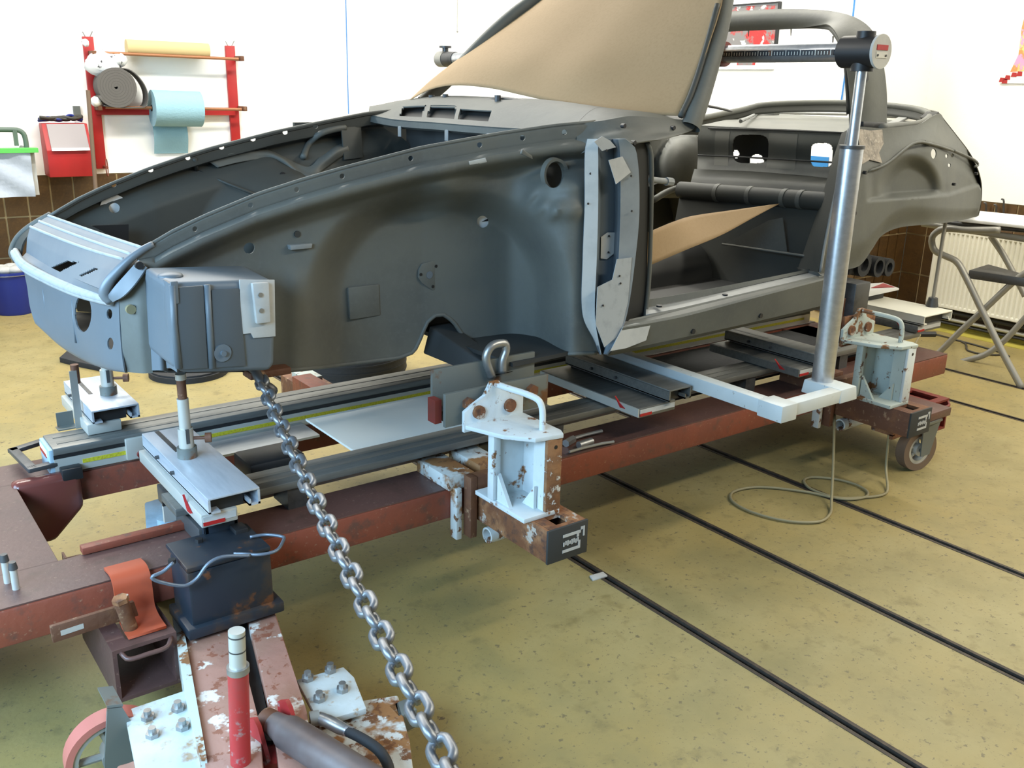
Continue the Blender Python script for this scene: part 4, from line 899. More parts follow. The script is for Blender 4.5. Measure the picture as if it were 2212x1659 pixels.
# khaki hose loops hanging from the rear arm to the floor
hp = [(1803, 893, .26), (1800, 1000, .12), (1796, 1085, .02)]
P = [AZ(x, y, z) for x, y, z in hp] + [AZ(x, y, .008) for x, y in ((1793, 1110), (1768, 1127), (1700, 1125), (1625, 1106), (1582, 1082), (1585, 1062), (1640, 1052), (1740, 1062), (1820, 1078), (1868, 1074), (1874, 1062), (1848, 1046), (1800, 1034), (1752, 1031), (1737, 1038), (1752, 1056), (1810, 1075), (1870, 1074), (1906, 1069), (1917, 1058))] + [AZ(x, y, z) for x, y, z in ((1914, 1010, .06), (1918, 960, .16), (1922, 925, .24))]
b = MB(); b.tube(cr(P, 200), .0055, 8); tag(b.build('khaki_hose', 'cable', smooth=True), 'thin khaki hose looped on the floor under the rear arm', 'hose')
P = [AZ(1988, 722, .3), AZ(1975, 750, .3), AZ(1965, 800, .28), AZ(1955, 845, .24), AZ(1945, 885, .2)]
b = MB(); b.tube(cr(P, 40), .006, 8); tag(b.build('air_line', 'cable', smooth=True), 'thin khaki line hanging over the rear end of the bench', 'hose')
fit = thing('air_coupling', 'dark air coupling lying under the pale rear slide', 'coupling', AZ(2000, 725, .3))
b = MB(); b.cyl(AZ(1985, 722, .3), AZ(2020, 722, .3), .016, 12); b.build('coupling_body', 'black', fit)
P = [AZ(2020, 722, .28), AZ(2060, 733, .0)] + [AZ(x, y, .006) for x, y in ((2085, 742), (2092, 758), (2130, 766), (2170, 766))]
b = MB(); b.tube(cr(P, 30), .006, 8); b.build('cord', 'cabledark', fit, smooth=True)
P = [AZ(x, y, .006) for x, y in ((2060, 733), (2110, 746), (2170, 764), (2180, 770))]; b = MB(); b.tube(cr(P, 20), .006, 8); b.build('cord', 'cabledark', fit, smooth=True)
# red and white box on the far rail at the rear
c = AZ(1893, 648, .549)+Vector((0, 0, -.0)); t = thing('parts_carton', 'white carton with a red arrow print behind the rear slide', 'carton', c)
b = MB(); b.hexa([c+Vector((-.10, .0, .025)), c+Vector((.13, -.04, .045)), c+Vector((.17, .08, .05)), c+Vector((-.06, .12, .03)), c+Vector((-.10, .0, .06)), c+Vector((.13, -.04, .055)), c+Vector((.17, .08, .06)), c+Vector((-.06, .12, .065))], .002); b.build('box', 'white', t)
b = MB(); b.prism([c+Vector((-.03, .02, .0625)), c+Vector((.12, -.02, .0575)), c+Vector((.14, .06, .0615))], (0, 0, .0015)); b.build('red_print', 'red', t)
b = MB(); b.box(c+Vector((-.06, .01, .0)), c+Vector((.08, .09, .03)), .004); b.build('black_tray', 'black', t)

# ------------------------------------------------------------------ radiator on the right-hand wall
ra = thing('radiator', 'white ribbed panel radiator low on the right-hand wall', 'radiator', (6.22, 2.9, .16))
ry0, ry1, rz0, rz1 = 1.2, AXX(2000, 655, 6.21).y, .165, .69
b = MB(); n = 70; rows = []
for zf in (rz0, rz1):
    r = []
    for i in range(n*4+1):
        y = ry1-(ry1-ry0)*i/(n*4); ph = i % 4; r.append(Vector((6.215-(.010 if ph in (1, 2) else 0), y, zf)))
    rows.append(r)
b.grid(rows); b.build('ribbed_front', 'radiator', ra, thick=.004)
b = MB(); b.box((6.205, ry0, rz0-.005), (6.29, ry1+.002, rz0+.02), .003); b.build('bottom_edge', 'radiator', ra)
b = MB(); b.box((6.205, ry0, rz1-.02), (6.29, ry1+.002, rz1+.004), .003); b.build('top_grille', 'radiator', ra)
b = MB(); b.box((6.205, ry1-.02, rz0), (6.29, ry1+.003, rz1), .003); b.build('side_panel', 'radiator', ra)
pp_ = thing('heating_pipe', 'pair of dark heating pipes along the wall under the radiator', 'pipe', (6.27, 2.6, .06))
for z, r, m in ((.125, .016, 'black'), (.075, .013, 'alu_w'), (.045, .010, 'black')):
    b = MB(); b.cyl((6.275, -1.0, z), (6.275, 3.60, z), r, 12); b.build('pipe', m, pp_)

# ------------------------------------------------------------------ folding trestle at the right edge
F0, F1 = AZ(2207, 838, 0), AZ(2052, 790, 0.04); sdir = Vector((F1.x-F0.x, F1.y-F0.y, 0)).normalized(); snrm = Vector((-sdir.y, sdir.x, 0))
if snrm.y < 0: snrm = -snrm
def SP(px, py, off=0.):
    d = ray(px, py); o = F0 + snrm*off; return CAM + d*((o-CAM).dot(snrm)/d.dot(snrm))
ts = thing('folding_trestle', 'grey tubular folding trestle with crossed legs at the right edge', 'trestle', F0)
def tt(pts, r, nm='tube_leg', n=40, m='tube_grey'):
    b = MB(); b.tube(cr(pts, n), r, 12); return b.build(nm, m, ts, smooth=True)
R1 = [SP(x, y) for x, y in ((2160, 497), (2090, 497), (2036, 495), (2014, 512), (2018, 540), (2040, 552), (2066, 565), (2082, 590), (2122, 672), (2165, 760), (2207, 838))]
tt(R1, .019, n=70)
R2 = [SP(x, y, .02) for x, y in ((2240, 575), (2200, 600), (2122, 672), (2075, 715), (2035, 755), (2000, 790))]; tt(R2, .018)
R3 = [SP(x, y, .35) for x, y in ((2250, 650), (2212, 690), (2170, 735), (2130, 765), (2090, 778), (2040, 792), (2000, 805))]; tt(R3, .018)
R4 = [SP(x, y, .5) for x, y in ((2140, 510), (2170, 555), (2215, 640))]; tt(R4, .018)
b = MB(); a, c = SP(1992, 483, .1), SP(2240, 520, .1); a2, c2 = SP(1992, 483, .45), SP(2240, 520, .45)
b.tube([a, c], .018, 12); b.build('top_rail', 'tube_grey', ts)
b = MB(); b.tube([SP(2040, 480, .12), SP(2240, 500, .12)], .014, 10); b.build('top_rail', 'dsteel', ts)
b = MB(); P = [SP(2091, 577, -.02), SP(2250, 552, .28), SP(2250, 588, .28)]; 
q0, q1 = SP(2092, 590, 0), SP(2240, 612, 0)
b.hexa([q0-Vector((0, 0, .03)), q1-Vector((0, 0, .03)), q1-Vector((0, 0, .03))+snrm*.06, q0-Vector((0, 0, .03))+snrm*.3, q0+Vector((0, 0, .018)), q1+Vector((0, 0, .018)), q1+Vector((0, 0, .018))+snrm*.06, q0+Vector((0, 0, .018))+snrm*.3], .004); b.build('shelf_bar', 'dsteel', ts)
# white board on it
zb_ = SP(2070, 480, .1).z+.02
P = [SP(2070, 480, .05), SP(2250, 486, .05), SP(2250, 472, .55), SP(2092, 465, .55)]
z_ = P[0].z+.004; b = MB(); b.prism([Vector((p.x, p.y, z_)) for p in P], (0, 0, .018), .003)
tag(b.build('white_board', 'white'), 'white board lying on the folding trestle', 'board')
# hooks sticking up behind the board
for i, (x, y0, y1) in enumerate(((2130, 455, 440), (2152, 458, 444), (2168, 455, 432))):
    p0, p1 = AXX(x, y0+10, 6.30), AXX(x, y1, 6.28)
    b = MB(); b.tube(cr([p0, p0.lerp(p1, .6), p1, p1+Vector((0, .015, .005))], 10), .006, 6); tag(b.build('wall_hook', 'dsteel'), ('dark wall hook left of the three above the radiator', 'dark wall hook in the middle above the radiator', 'tallest dark wall hook above the radiator')[i], 'hook', 'wall hooks above the radiator')
# ================================================================== the car body shell
YC = 2.80
car = thing('car_body_shell', 'bare grey primer sports car body shell without doors standing on the bench', 'car body', (2.6, YC, .72), CTH)
def cpart(name, m, fn, parent=None, **k):
    b = MB(); fn(b); return b.build(name, m, parent or car, **k)
def mir(P): return Vector((P.x, 2*YC-P.y, P.z))
def C3(l): return [CY(x, y, Y) for x, y, Y in l]
def sheet(name, m, rows, nu=40, nv=20, thick=.004, parent=None, curve_v=True, both=False, smooth=60, holes=(), slots=()):
    G = loft([C3(r) for r in rows], nu, nv, curve_v)
    if holes: G, dead = punch(G, holes)
    else: dead = set()
    for q in slots:
        for i in range(len(G)-1):
            for j in range(len(G[0])-1):
                cx, cy = PR((G[i][j]+G[i+1][j+1])/2, True)
                if inside(cx, cy, q): dead.add((i, j))
    b = MB(); b.grid(G, (lambda i, j: (i, j) not in dead))
    o = b.build(name, m, parent or car, thick=thick, smooth=smooth)
    if both:
        b = MB(); b.grid([[mir(p) for p in r] for r in G], (lambda i, j: (i, j) not in dead)); b.build(name, m, parent or car, thick=thick, smooth=smooth)
    return o
def inside(px, py, q):
    s = 0
    for (a, c) in zip(q, q[1:]+q[:1]):
        v = (c[0]-a[0])*(py-a[1])-(c[1]-a[1])*(px-a[0])
        if v < 0: s -= 1
        elif v > 0: s += 1
    return abs(s) == len(q)
def punch(G, holes):
    """cut elliptical holes (pixel centre, radii) out of a grid and snap the rim onto the ellipse"""
    nr, nc = len(G), len(G[0]); pix = [[PR(p, True) for p in r] for r in G]; dead = set()
    for (hx, hy, rx, ry) in holes:
        mv = {}
        for i in range(nr-1):
            for j in range(nc-1):
                q = [pix[i][j], pix[i][j+1], pix[i+1][j+1], pix[i+1][j]]
                cx = sum(a[0] for a in q)/4; cy = sum(a[1] for a in q)/4
                if ((cx-hx)/rx)**2+((cy-hy)/ry)**2 < 1:
                    dead.add((i, j))
                    for (a, c) in ((i, j), (i, j+1), (i+1, j+1), (i+1, j)): mv[(a, c)] = 1
        for (a, c) in mv:
            nb = [(a-1, c-1), (a-1, c), (a, c-1), (a, c)]
            if all(x in dead for x in nb): continue
            x, y = pix[a][c]; d = math.hypot((x-hx)/rx, (y-hy)/ry)
            if d < 1e-6: continue
            x2, y2 = hx+(x-hx)/d, hy+(y-hy)/d
            G[a][c] = CY(x2, y2, G[a][c].y); pix[a][c] = (x2, y2)
    return G, dead
# ---- inner front fenders, near and far
TOPL = [(296, 548), (304, 543), (371, 503), (439, 470), (557, 421), (650, 391), (739, 365), (909, 321), (1078, 290), (1200, 272), (1290, 264)]
BOTL = [(296, 640), (330, 700), (345, 790), (595, 802), (700, 792), (860, 772), (893, 760), (908, 728), (920, 697), (938, 681), (958, 679), (978, 694), (1000, 726), (1030, 750), (1065, 760), (1150, 765), (1290, 762)]
HWL = [(296, .41), (439, .42), (557, .43), (739, .46), (909, .48), (1078, .52), (1243, .58), (1290, .59)]
def bez(x, tab): return lerp_tab(x, tab)
def fY(px, py, far=False):
    yt, yb = bez(px, TOPL), bez(px, BOTL); Yt = YC-bez(px, HWL); band = min(95., (yb-yt)*.5)
    d = py-yt; sc = band/95.
    d1 = d/max(sc, .3)
    if d1 < 6: Y = Yt+.006
    elif d1 < 32: Y = Yt
    else:
        Y = Yt - .040*sstep(32, 46, d1)*(1-sstep(52, 78, d1)) + .035*sstep(60, 100, d1)
    Ybase = Y
    # wheel house recess
    ex = (px-948)/288.; ey = (py-640)/252. if py < 640 else 0.
    dd = math.sqrt(ex*ex+ey*ey)
    rec = 1-sstep(.72, 1.02, dd)
    tw_ = 0 if far else sstep(1090, 1262, px)*sstep(60, 140, d1)
    Ybase = Ybase*(1-tw_) + 2.10*tw_
    Y = Ybase + .105*rec*sstep(70, 120, d1)
    # strut tower bulge high in the arch
    Y -= .050*math.exp(-(((px-968)/56.)**2+((py-425)/42.)**2))
    # vertical swage ahead of the arch and dents
    Y -= .008*math.exp(-((px-640)/22.)**2)*sstep(560, 620, py)
    Y -= .02*math.exp(-(((px-1210)/60.)**2+((py-455)/18.)**2))
    if not far:
        for (rx_, ry_) in ((1146, 428), (1172, 446), (1200, 458)):
            a_ = ((px-rx_)*.64-(py-ry_)*.77)/24.; c_ = ((px-rx_)*.77+(py-ry_)*.64)/8.
            Y -= .011*math.exp(-a_*a_*1.2)*math.exp(-c_*c_)
    return Y
def fender_grid(nc=236, nr=88, far=False):
    G = []
    cols = [296+(1290-296)*j/(nc-1) for j in range(nc)]
    for i in range(nr):
        row = []
        for px in cols:
            yt, yb = bez(px, TOPL), bez(px, BOTL); w_ = bez(px, HWL); Yt = YC-w_
            H = yb-yt; k = i/(nr-1)
            # first third of rows sits in the top 95 px (flange and rolled ridge)
            band = min(95., H*.5)
            py = yt + (band*(k/.34) if k < .34 else band+(H-band)*((k-.34)/.66))
            Y = fY(px, py, far)
            row.append(CY(px, py, Y))
        G.append(row)
    return G
near_holes = [(1042, 478, 13, 14), (1197, 378, 21, 29), (537, 535, 12, 13), (610, 380, 7, 7)] + [(x, bez(x, TOPL)+15, 5.5, 6) for x in (420, 540, 640, 738, 886, 1035, 1128, 1218)]
GN = fender_grid(); GF = [[mir(p) for p in r] for r in fender_grid(far=True)]
G1, dead = punch([r[:] for r in GN], near_holes)
b = MB(); b.grid(G1, lambda i, j: (i, j) not in dead); nf = b.build('inner_fender', 'primer', car, smooth=50, thick=.004, off=1)
far_holes = [(247, 450, 12, 12), (245, 399, 6, 5), (325, 367, 6, 5), (405, 341, 6, 5), (478, 318, 6, 5), (546, 300, 6, 5.5), (615, 285, 6, 6), (680, 272, 6, 6)]
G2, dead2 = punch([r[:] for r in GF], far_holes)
b = MB(); b.grid(G2, lambda i, j: (i, j) not in dead2); ff = b.build('inner_fender', 'primer_d', car, smooth=50, thick=.004, off=-1)  # shade inside the bay is put into this side's darker primer
# rolled bead along each fender top
for G in (GN, GF):
    b = MB(); b.tube([p+Vector((0, 0, .002)) for p in G[0][::6]], .0055, 8); b.build('fender_edge', 'primer', car, smooth=True)
def farp(px, py, dy):
    q = min((abs(PR(p, True)[0]-px)+abs(PR(p, True)[1]-py), p.y) for r in GF[::3] for p in r[::3])[1]; return CY(px, py, q+dy)
b = MB(); b.grid(loft([[farp(x, y, -.004) for x, y in ((445, 348), (505, 330), (570, 322), (610, 335), (640, 352), (668, 360), (690, 340), (720, 315), (748, 306))],
                       [farp(x, y, -.030) for x, y in ((455, 352), (510, 338), (572, 331), (612, 345), (642, 364), (670, 370), (698, 350), (726, 328), (752, 318))],
                       [farp(x, y, -.006) for x, y in ((470, 362), (520, 350), (578, 344), (616, 358), (646, 376), (674, 380), (706, 362), (734, 342), (756, 332))]], 50, 12)); b.build('tower_ridge', 'primer', car, thick=.003, smooth=True)
b = MB(); b.tube(cr([farp(x, y, -.014) for x, y in ((655, 340), (668, 310), (690, 290), (720, 280), (745, 276))], 24), .012, 10); b.build('bay_brace', 'primer', car, smooth=True)
b = MB(); b.tube([farp(420, 342, -.004), farp(424, 368, -.006)], .008, 8); b.build('panel_joggle', 'primer_d', car, smooth=True)
b = MB(); b.tube([farp(424, 368, -.004), farp(490, 396, -.006), farp(560, 424, -.006)], .005, 8); b.build('panel_joggle', 'primer_d', car, smooth=True)
P = [farp(x, y, -.012) for x, y in ((735, 275), (778, 272), (782, 340), (742, 345))]; b = MB(); b.prism(P, (0, -.008, 0), .002); b.build('bay_gusset', 'primer_d', car)
c = farp(610, 378, -.004); b = MB(); b.cyl(c, c+Vector((0, -.004, 0)), .011, 14); b.build('panel_hole', 'black', car)
c = farp(247, 450, .012); b = MB(); b.cyl(c, c+Vector((0, .004, 0)), .045, 20); gm = b.build('white_backing', 'white', car)  # white disc added behind the far hole so it looks white
# lower flange bead round the notch
b = MB(); b.tube([p+Vector((0, -.003, 0)) for p in GN[-1][60::2]], .007, 8); b.build('lower_flange', 'primer', car, smooth=True)
# dark cross tube seen in the notch
def f(b):
    a, c = CY(950, 722, 2.50), CY(1075, 792, 2.24); h = Vector((0, 0, .035)); w_ = Vector((.07, 0, 0))
    b.hexa([a-h*1.6-w_, a-h*1.6+w_, c-h-w_*.7, c-h+w_*.7] [0:2]+[c-h+w_*.7, c-h-w_*.7]+[a+h-w_*.6, a+h+w_*.6, c+h*.2+w_*.5, c+h*.2-w_*.5], .006)
cpart('suspension_carrier', 'innerdark', f)
# ---- details on the near fender
def ring_on(name, px, py, rx, ry, Y, m, w_=.012, dep=.012):
    n = 36; o = [CY(px+(rx)*math.cos(2*math.pi*k/n), py+ry*math.sin(2*math.pi*k/n), Y) for k in range(n)]
    c = sum(o, Vector())/n; b = MB(); G = []
    for s_, dy in ((1.28, .004), (1.22, -dep), (1.0, -dep*.9), (.97, .010)): G.append([c+(p-c)*s_+Vector((0, dy, 0)) for p in o]+[c+(o[0]-c)*s_+Vector((0, dy, 0))])
    b.grid(G); return b.build(name, m, car, smooth=60)
Yh = fY
ring_on('filler_neck_ring', 1197, 378, 22, 30, Yh(1197, 378), 'primer')
b = MB(); c = CY(1197, 380, Yh(1197, 378)+.05); b.cyl(c, c+Vector((0, .004, 0)), .055, 24); b.build('neck_baffle', 'innerdark', car)
c = CY(1042, 478, Yh(1042, 478)+.012); b = MB(); b.cyl(c, c+Vector((0, .004, 0)), .040, 20); gm = b.build('white_backing', 'white', car)  # white disc added behind the hole for the bright view through it
P = [CY(x, y, Yh(1042, 478)+.011) for x, y in ((1040, 479), (1056, 471), (1056, 477))]; b = MB(); b.prism(P, (0, -.001, 0)); b.build('backing_slit', 'black', gm)
# triangular flange plate with three holes
Y = Yh(930, 595)-.006
P = [CY(x, y, Y) for x, y in ((905, 583), (912, 570), (940, 562), (952, 572), (955, 600), (948, 625), (935, 628), (912, 612), (904, 600))]
b = MB(); b.prism(P, (0, .006, 0), .0015); fpl = b.build('flange_plate', 'primer', car)
for (x, y, r, m) in ((928, 594, .012, 'valance'), (942, 575, .005, 'black'), (909, 593, .005, 'black'), (935, 619, .005, 'black')):
    c = CY(x, y, Y-.0005); b = MB(); b.cyl(c, c+Vector((0, -.0012, 0)), r, 16); b.build('flange_hole', m, fpl)
# welded square pad
Y = Yh(785, 645); P = [CY(x, y, Y) for x, y in ((748, 620), (815, 612), (818, 680), (752, 690))]
b = MB(); b.prism(P, (0, -.012, 0), .004); b.build('square_pad', 'primer', car)
# small bracket
Y = Yh(640, 530); P = [CY(x, y, Y) for x, y in ((620, 528), (668, 524), (666, 534), (622, 538))]; b = MB(); b.prism(P, (0, -.02, 0), .001); b.build('small_bracket', 'primer_l', car)
c = CY(640, 505, Y); b = MB(); b.cyl(c, c+Vector((0, -.008, 0)), .009, 12); b.build('bracket_stud', 'innerdark', car)
# masking tape pieces
def tape(px, Yo, m='masking', nm='tape_patch', parent=None, th=.0015):
    P = [CY(x, y, Yh(x, y)-.005+Yo if Yo is not None else 0) for x, y in px]; b = MB(); b.prism(P, (0, -th, 0)); return b.build(nm, m, parent or car)
def conf(quad, off, name, m, n=8):
    q = [Vector((x, y, 0)) for x, y in quad]; G = []
    for i in range(n+1):
        r = []
        for j in range(n+1):
            s_ = q[0].lerp(q[1], j/n).lerp(q[3].lerp(q[2], j/n), i/n)
            r.append(CY(s_.x, s_.y, fY(s_.x, s_.y)+off))
        G.append(r)
    b = MB(); b.grid(G); return b.build(name, m, car, thick=.001)
conf(((1010, 341), (1046, 334), (1057, 364), (1021, 378)), -.004, 'tape_patch', 'masking')
P = [CY(x, y, 2.185) for x, y in ((1126, 322), (1146, 336), (1148, 344), (1122, 332))]; b = MB(); b.prism(P, (0, -.008, 0), .002); b.build('pressed_lug', 'primer', car)
# ---- hinge pillar with its taped cover
rows = []
hp_tab = [(300, (1268, 1290, 1296, 1324, 1332, 1342, 1350)), (325, (1263, 1291, 1297, 1326, 1336, 1352, 1372)), (450, (1262, 1291, 1297, 1328, 1337, 1356, 1379)), (560, (1258, 1288, 1294, 1325, 1333, 1350, 1370)), (680, (1258, 1284, 1290, 1318, 1325, 1340, 1352)), (735, (1284, 1292, 1297, 1308, 1313, 1322, 1332)), (765, (1296, 1298, 1300, 1303, 1305, 1308, 1311))]
hY = (2.085, 2.062, 2.095, 2.095, 2.055, 2.045, 2.035)
for py, xs_ in hp_tab: rows.append([(x, py, Y) for x, Y in zip(xs_, hY)])
G = [[CY(*t) for t in r] for r in rows]; cols = []
Gp = loft([list(r) for r in zip(*G)], 40, 43, False); b = MB(); b.grid(Gp); b.build('hinge_pillar', 'valance', car, thick=.004, smooth=40)
Gs = loft([[CY(x[0], y, 2.083) for y, x in hp_tab], [CY(x[1], y, 2.060) for y, x in hp_tab]], 30, 4); b = MB(); b.grid([[p+Vector((-.002, -.004, 0)) for p in r] for r in Gs]); b.build('pillar_tape_strip', 'masking', car, thick=.001)
Gs = loft([[CY(x[4]+1, y, 2.052) for y, x in hp_tab[:6]], [CY(x[6], y, 2.033) for y, x in hp_tab[:6]]], 30, 4); b = MB(); b.grid([[p+Vector((.0, -.004, 0)) for p in r] for r in Gs]); b.build('pillar_flange', 'primer_l', car, thick=.002)
def flat_tape(pts, Y, m='masking', nm='tape_patch'):
    P = [CY(x, y, Y) for x, y in pts]; b = MB(); b.prism(P, (0, -.0015, 0)); b.build(nm, m, car)
flat_tape([(1314, 346), (1344, 338), (1362, 372), (1330, 398)], 2.030); flat_tape([(1298, 512), (1312, 502), (1327, 502), (1325, 548), (1310, 560), (1297, 558)], 2.088)
flat_tape([(1290, 620), (1322, 604), (1332, 560), (1364, 556), (1356, 650), (1340, 720), (1305, 750), (1286, 700)], 2.030, 'seam'); flat_tape([(1283, 306), (1300, 294), (1318, 304), (1330, 318), (1300, 326)], 2.05, 'seam')
flat_tape([(1345, 706), (1372, 698), (1405, 700), (1395, 735), (1352, 752), (1318, 758)], 2.022, 'masking', 'sill_filler_patch')
# dark pin-holes on it
for (x, y, Y) in ((1310, 325, 2.045), (1270, 440, 2.07), (1363, 380, 2.028), (1364, 456, 2.028), (1302, 660, 2.026), (1338, 596, 2.026), (1340, 612, 2.026), (1275, 375, 2.07), (1315, 510, 2.084), (1314, 545, 2.084)):
    c = CY(x, y, Y); b = MB(); b.cyl(c, c+Vector((0, -.002, 0)), .0035, 8); b.build('pin_hole', 'black', car)
# jamb facing the door opening
xj = CY(1385, 500, 2.04).x
P = [CY(x, y, 2.115) for x, y in ((1352, 312), (1398, 306), (1402, 420), (1397, 600), (1390, 694), (1345, 694))]
b = MB(); b.prism(P, (0, .006, 0)); b.build('door_jamb', 'innerdark', car)
b = MB(); b.tube(cr([CY(x, y, 2.108) for x, y in ((1398, 308), (1406, 330), (1407, 430), (1402, 600), (1393, 694))], 30), .0075, 8); b.build('jamb_flange', 'primer', car, smooth=True)
def f(b):
    a = CY(1405, 388, 2.12); b.cyl(a, a+Vector((.10, -.0, -.012)), .010, 12); b.cyl(a+Vector((.075, 0, -.009)), a+Vector((.105, 0, -.0125)), .014, 8)
cpart('hinge_pin', 'primer_l', f)
# ---- fender top continuing past the pillar to the screen base
sheet('upper_side_panel', 'primer', [
    [(1246, 268, 2.232), (1310, 260, 2.19), (1360, 252, 2.18), (1430, 256, 2.17), (1500, 262, 2.16)],
    [(1246, 288, 2.226), (1310, 279, 2.17), (1360, 272, 2.15), (1430, 274, 2.14), (1500, 276, 2.14)],
    [(1246, 312, 2.198), (1310, 297, 2.13), (1360, 290, 2.11), (1420, 288, 2.12), (1490, 284, 2.13)],
    [(1246, 334, 2.205), (1310, 317, 2.10), (1350, 312, 2.07), (1395, 306, 2.07), (1440, 300, 2.10)]], 40, 16, .004)
for (x, y) in ((1345, 272), (1367, 308), (1452, 276)):
    c = CY(x, y, 2.135 if y < 300 else 2.075); b = MB(); b.cyl(c+Vector((0, .004, 0)), c+Vector((0, -.010, 0)), .007, 10); b.build('side_hole', 'black', car)
# ---- front latch panel, tray and seal rim
sheet('latch_panel', 'alu_panel', [
    [(105, 468, 3.21), (170, 491, 2.94), (240, 515, 2.68), (307, 537, 2.40)],
    [(96, 473, 3.21), (160, 497, 2.94), (230, 522, 2.68), (297, 544, 2.40)],
    [(85, 480, 3.21), (150, 505, 2.94), (220, 530, 2.68), (283, 551, 2.41)],
    [(66, 492, 3.20), (130, 518, 2.94), (200, 543, 2.68), (266, 562, 2.42)],
    [(60, 515, 3.19), (118, 545, 2.94), (185, 570, 2.68), (245, 585, 2.43)],
    [(58, 546, 3.18), (113, 579, 2.93), (170, 605, 2.68), (218, 625, 2.45)]], 130, 61, .004, curve_v=False, smooth=25, slots=[[(112, 578), (144, 564), (172, 567), (130, 588)], [(171, 595), (204, 580), (213, 582), (178, 598)]])
for rr in ([(105, 466, 3.21), (170, 489, 2.94), (240, 513, 2.68), (307, 535, 2.40)], [(85, 478, 3.21), (150, 503, 2.94), (220, 528, 2.68), (283, 549, 2.41)], [(66, 490, 3.2), (130, 516, 2.94), (200, 541, 2.68), (266, 560, 2.42)]):
    b = MB(); b.tube(cr(C3(rr), 24), .0045, 8); b.build('panel_bead', 'seam', car, smooth=True)
for i, ln in enumerate(([(95, 590, 3.0), (125, 560, 3.02)], [(150, 602, 2.78), (180, 573, 2.80)], [(168, 611, 2.72), (208, 578, 2.66)])):
    b = MB(); b.tube([p+Vector((0, 0, .002)) for p in C3(ln)], [.006, .006], 8); b.build('pressed_rib', 'alu_panel', car, smooth=True)
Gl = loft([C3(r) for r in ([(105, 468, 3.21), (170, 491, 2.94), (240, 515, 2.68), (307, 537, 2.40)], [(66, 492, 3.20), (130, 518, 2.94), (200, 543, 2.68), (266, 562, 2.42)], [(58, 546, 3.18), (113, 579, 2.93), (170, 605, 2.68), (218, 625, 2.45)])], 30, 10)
b = MB(); b.grid([[p+Vector((.035, 0, -.035)) for p in r] for r in Gl]); b.build('slot_backing', 'innerdark', car, thick=.003)  # dark sheet added beneath the panel so its slots look black
sheet('rim_channel', 'alu_panel', [[(58, 546, 3.18), (113, 579, 2.93), (170, 605, 2.68), (218, 625, 2.45)], [(48, 556, 3.15), (106, 592, 2.93), (164, 618, 2.69), (216, 634, 2.49)], [(40, 560, 3.14), (99, 600, 2.94), (159, 627, 2.70), (228, 645, 2.46)]], 30, 8, .004)
rimA = [(30, 546, 3.21), (48, 572, 3.10), (99, 601, 2.93), (159, 627, 2.70), (215, 643, 2.50), (240, 648, 2.42)]
for dy, dz, r in ((0, 0, .011), (0, 11, .008), (6, -9, .008)):
    b = MB(); b.tube(cr(C3([(x+dy*.5, y+dz*.6, Y) for x, y, Y in rimA]), 30), r, 10); b.build('seal_rim', 'seam', car, smooth=True)
# far corner of the nose: dark edge falling from the far fender to the rim
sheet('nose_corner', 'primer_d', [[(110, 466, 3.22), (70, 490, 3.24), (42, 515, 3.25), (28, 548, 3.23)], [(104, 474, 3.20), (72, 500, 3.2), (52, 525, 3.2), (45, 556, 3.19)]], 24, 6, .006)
b = MB(); b.tube(cr(C3([(110, 464, 3.22), (70, 487, 3.25), (40, 513, 3.26), (26, 545, 3.24), (36, 562, 3.2)]), 24), .011, 10); b.build('nose_edge', 'primer', car, smooth=True)
# near corner: pale rounded lead-loaded corner
crn = C3([(330, 527, 2.385), (307, 540, 2.385), (280, 560, 2.39), (252, 588, 2.40), (233, 612, 2.41), (226, 634, 2.42), (240, 648, 2.42)])
b = MB(); b.tube(cr(crn, 30), [.008+.008*(i/29) for i in range(30)], 12); b.build('nose_edge', 'alu_panel', car, smooth=True)
sheet('corner_panel', 'alu_panel', [[(232, 640, 2.41), (250, 618, 2.39), (275, 590, 2.37), (300, 562, 2.36)], [(245, 652, 2.40), (268, 640, 2.35), (292, 615, 2.33), (318, 578, 2.33)]], 24, 8, .004)
c = CY(300, 573, 2.335); b = MB(); b.cyl(c+Vector((0, .004, 0)), c+Vector((0, -.006, 0)), .010, 14); b.build('corner_hole', 'black', car)
# ---- front valance
sheet('front_valance', 'valance', [
    [(52, 580, 3.16), (99, 606, 2.96), (159, 632, 2.73), (215, 648, 2.52), (258, 652, 2.40)],
    [(60, 620, 3.16), (105, 650, 2.96), (162, 676, 2.73), (218, 694, 2.52), (260, 700, 2.40)],
    [(66, 662, 3.14), (112, 698, 2.95), (168, 728, 2.73), (222, 748, 2.52), (264, 756, 2.40)],
    [(76, 695, 3.10), (125, 738, 2.94), (180, 772, 2.73), (230, 792, 2.52), (270, 800, 2.40)],
    [(80, 700, 3.14), (130, 746, 2.99), (186, 780, 2.78), (238, 798, 2.56), (276, 804, 2.43)]], 90, 61, .004, holes=[(181, 676, 18, 41), (238, 678, 6, 11), (240, 742, 6.5, 13)])
for x, y0, y1, Y in ((95, 622, 690, 3.0), (118, 635, 712, 2.92), (158, 648, 740, 2.745), (100, 622, 624, 2.97)):
    b = MB(); b.tube([p+Vector((-.002, 0, 0)) for p in C3([(x, y0, Y), (x+8, y1, Y)])], .004, 8); b.build('valance_rib', 'valance', car, smooth=True)
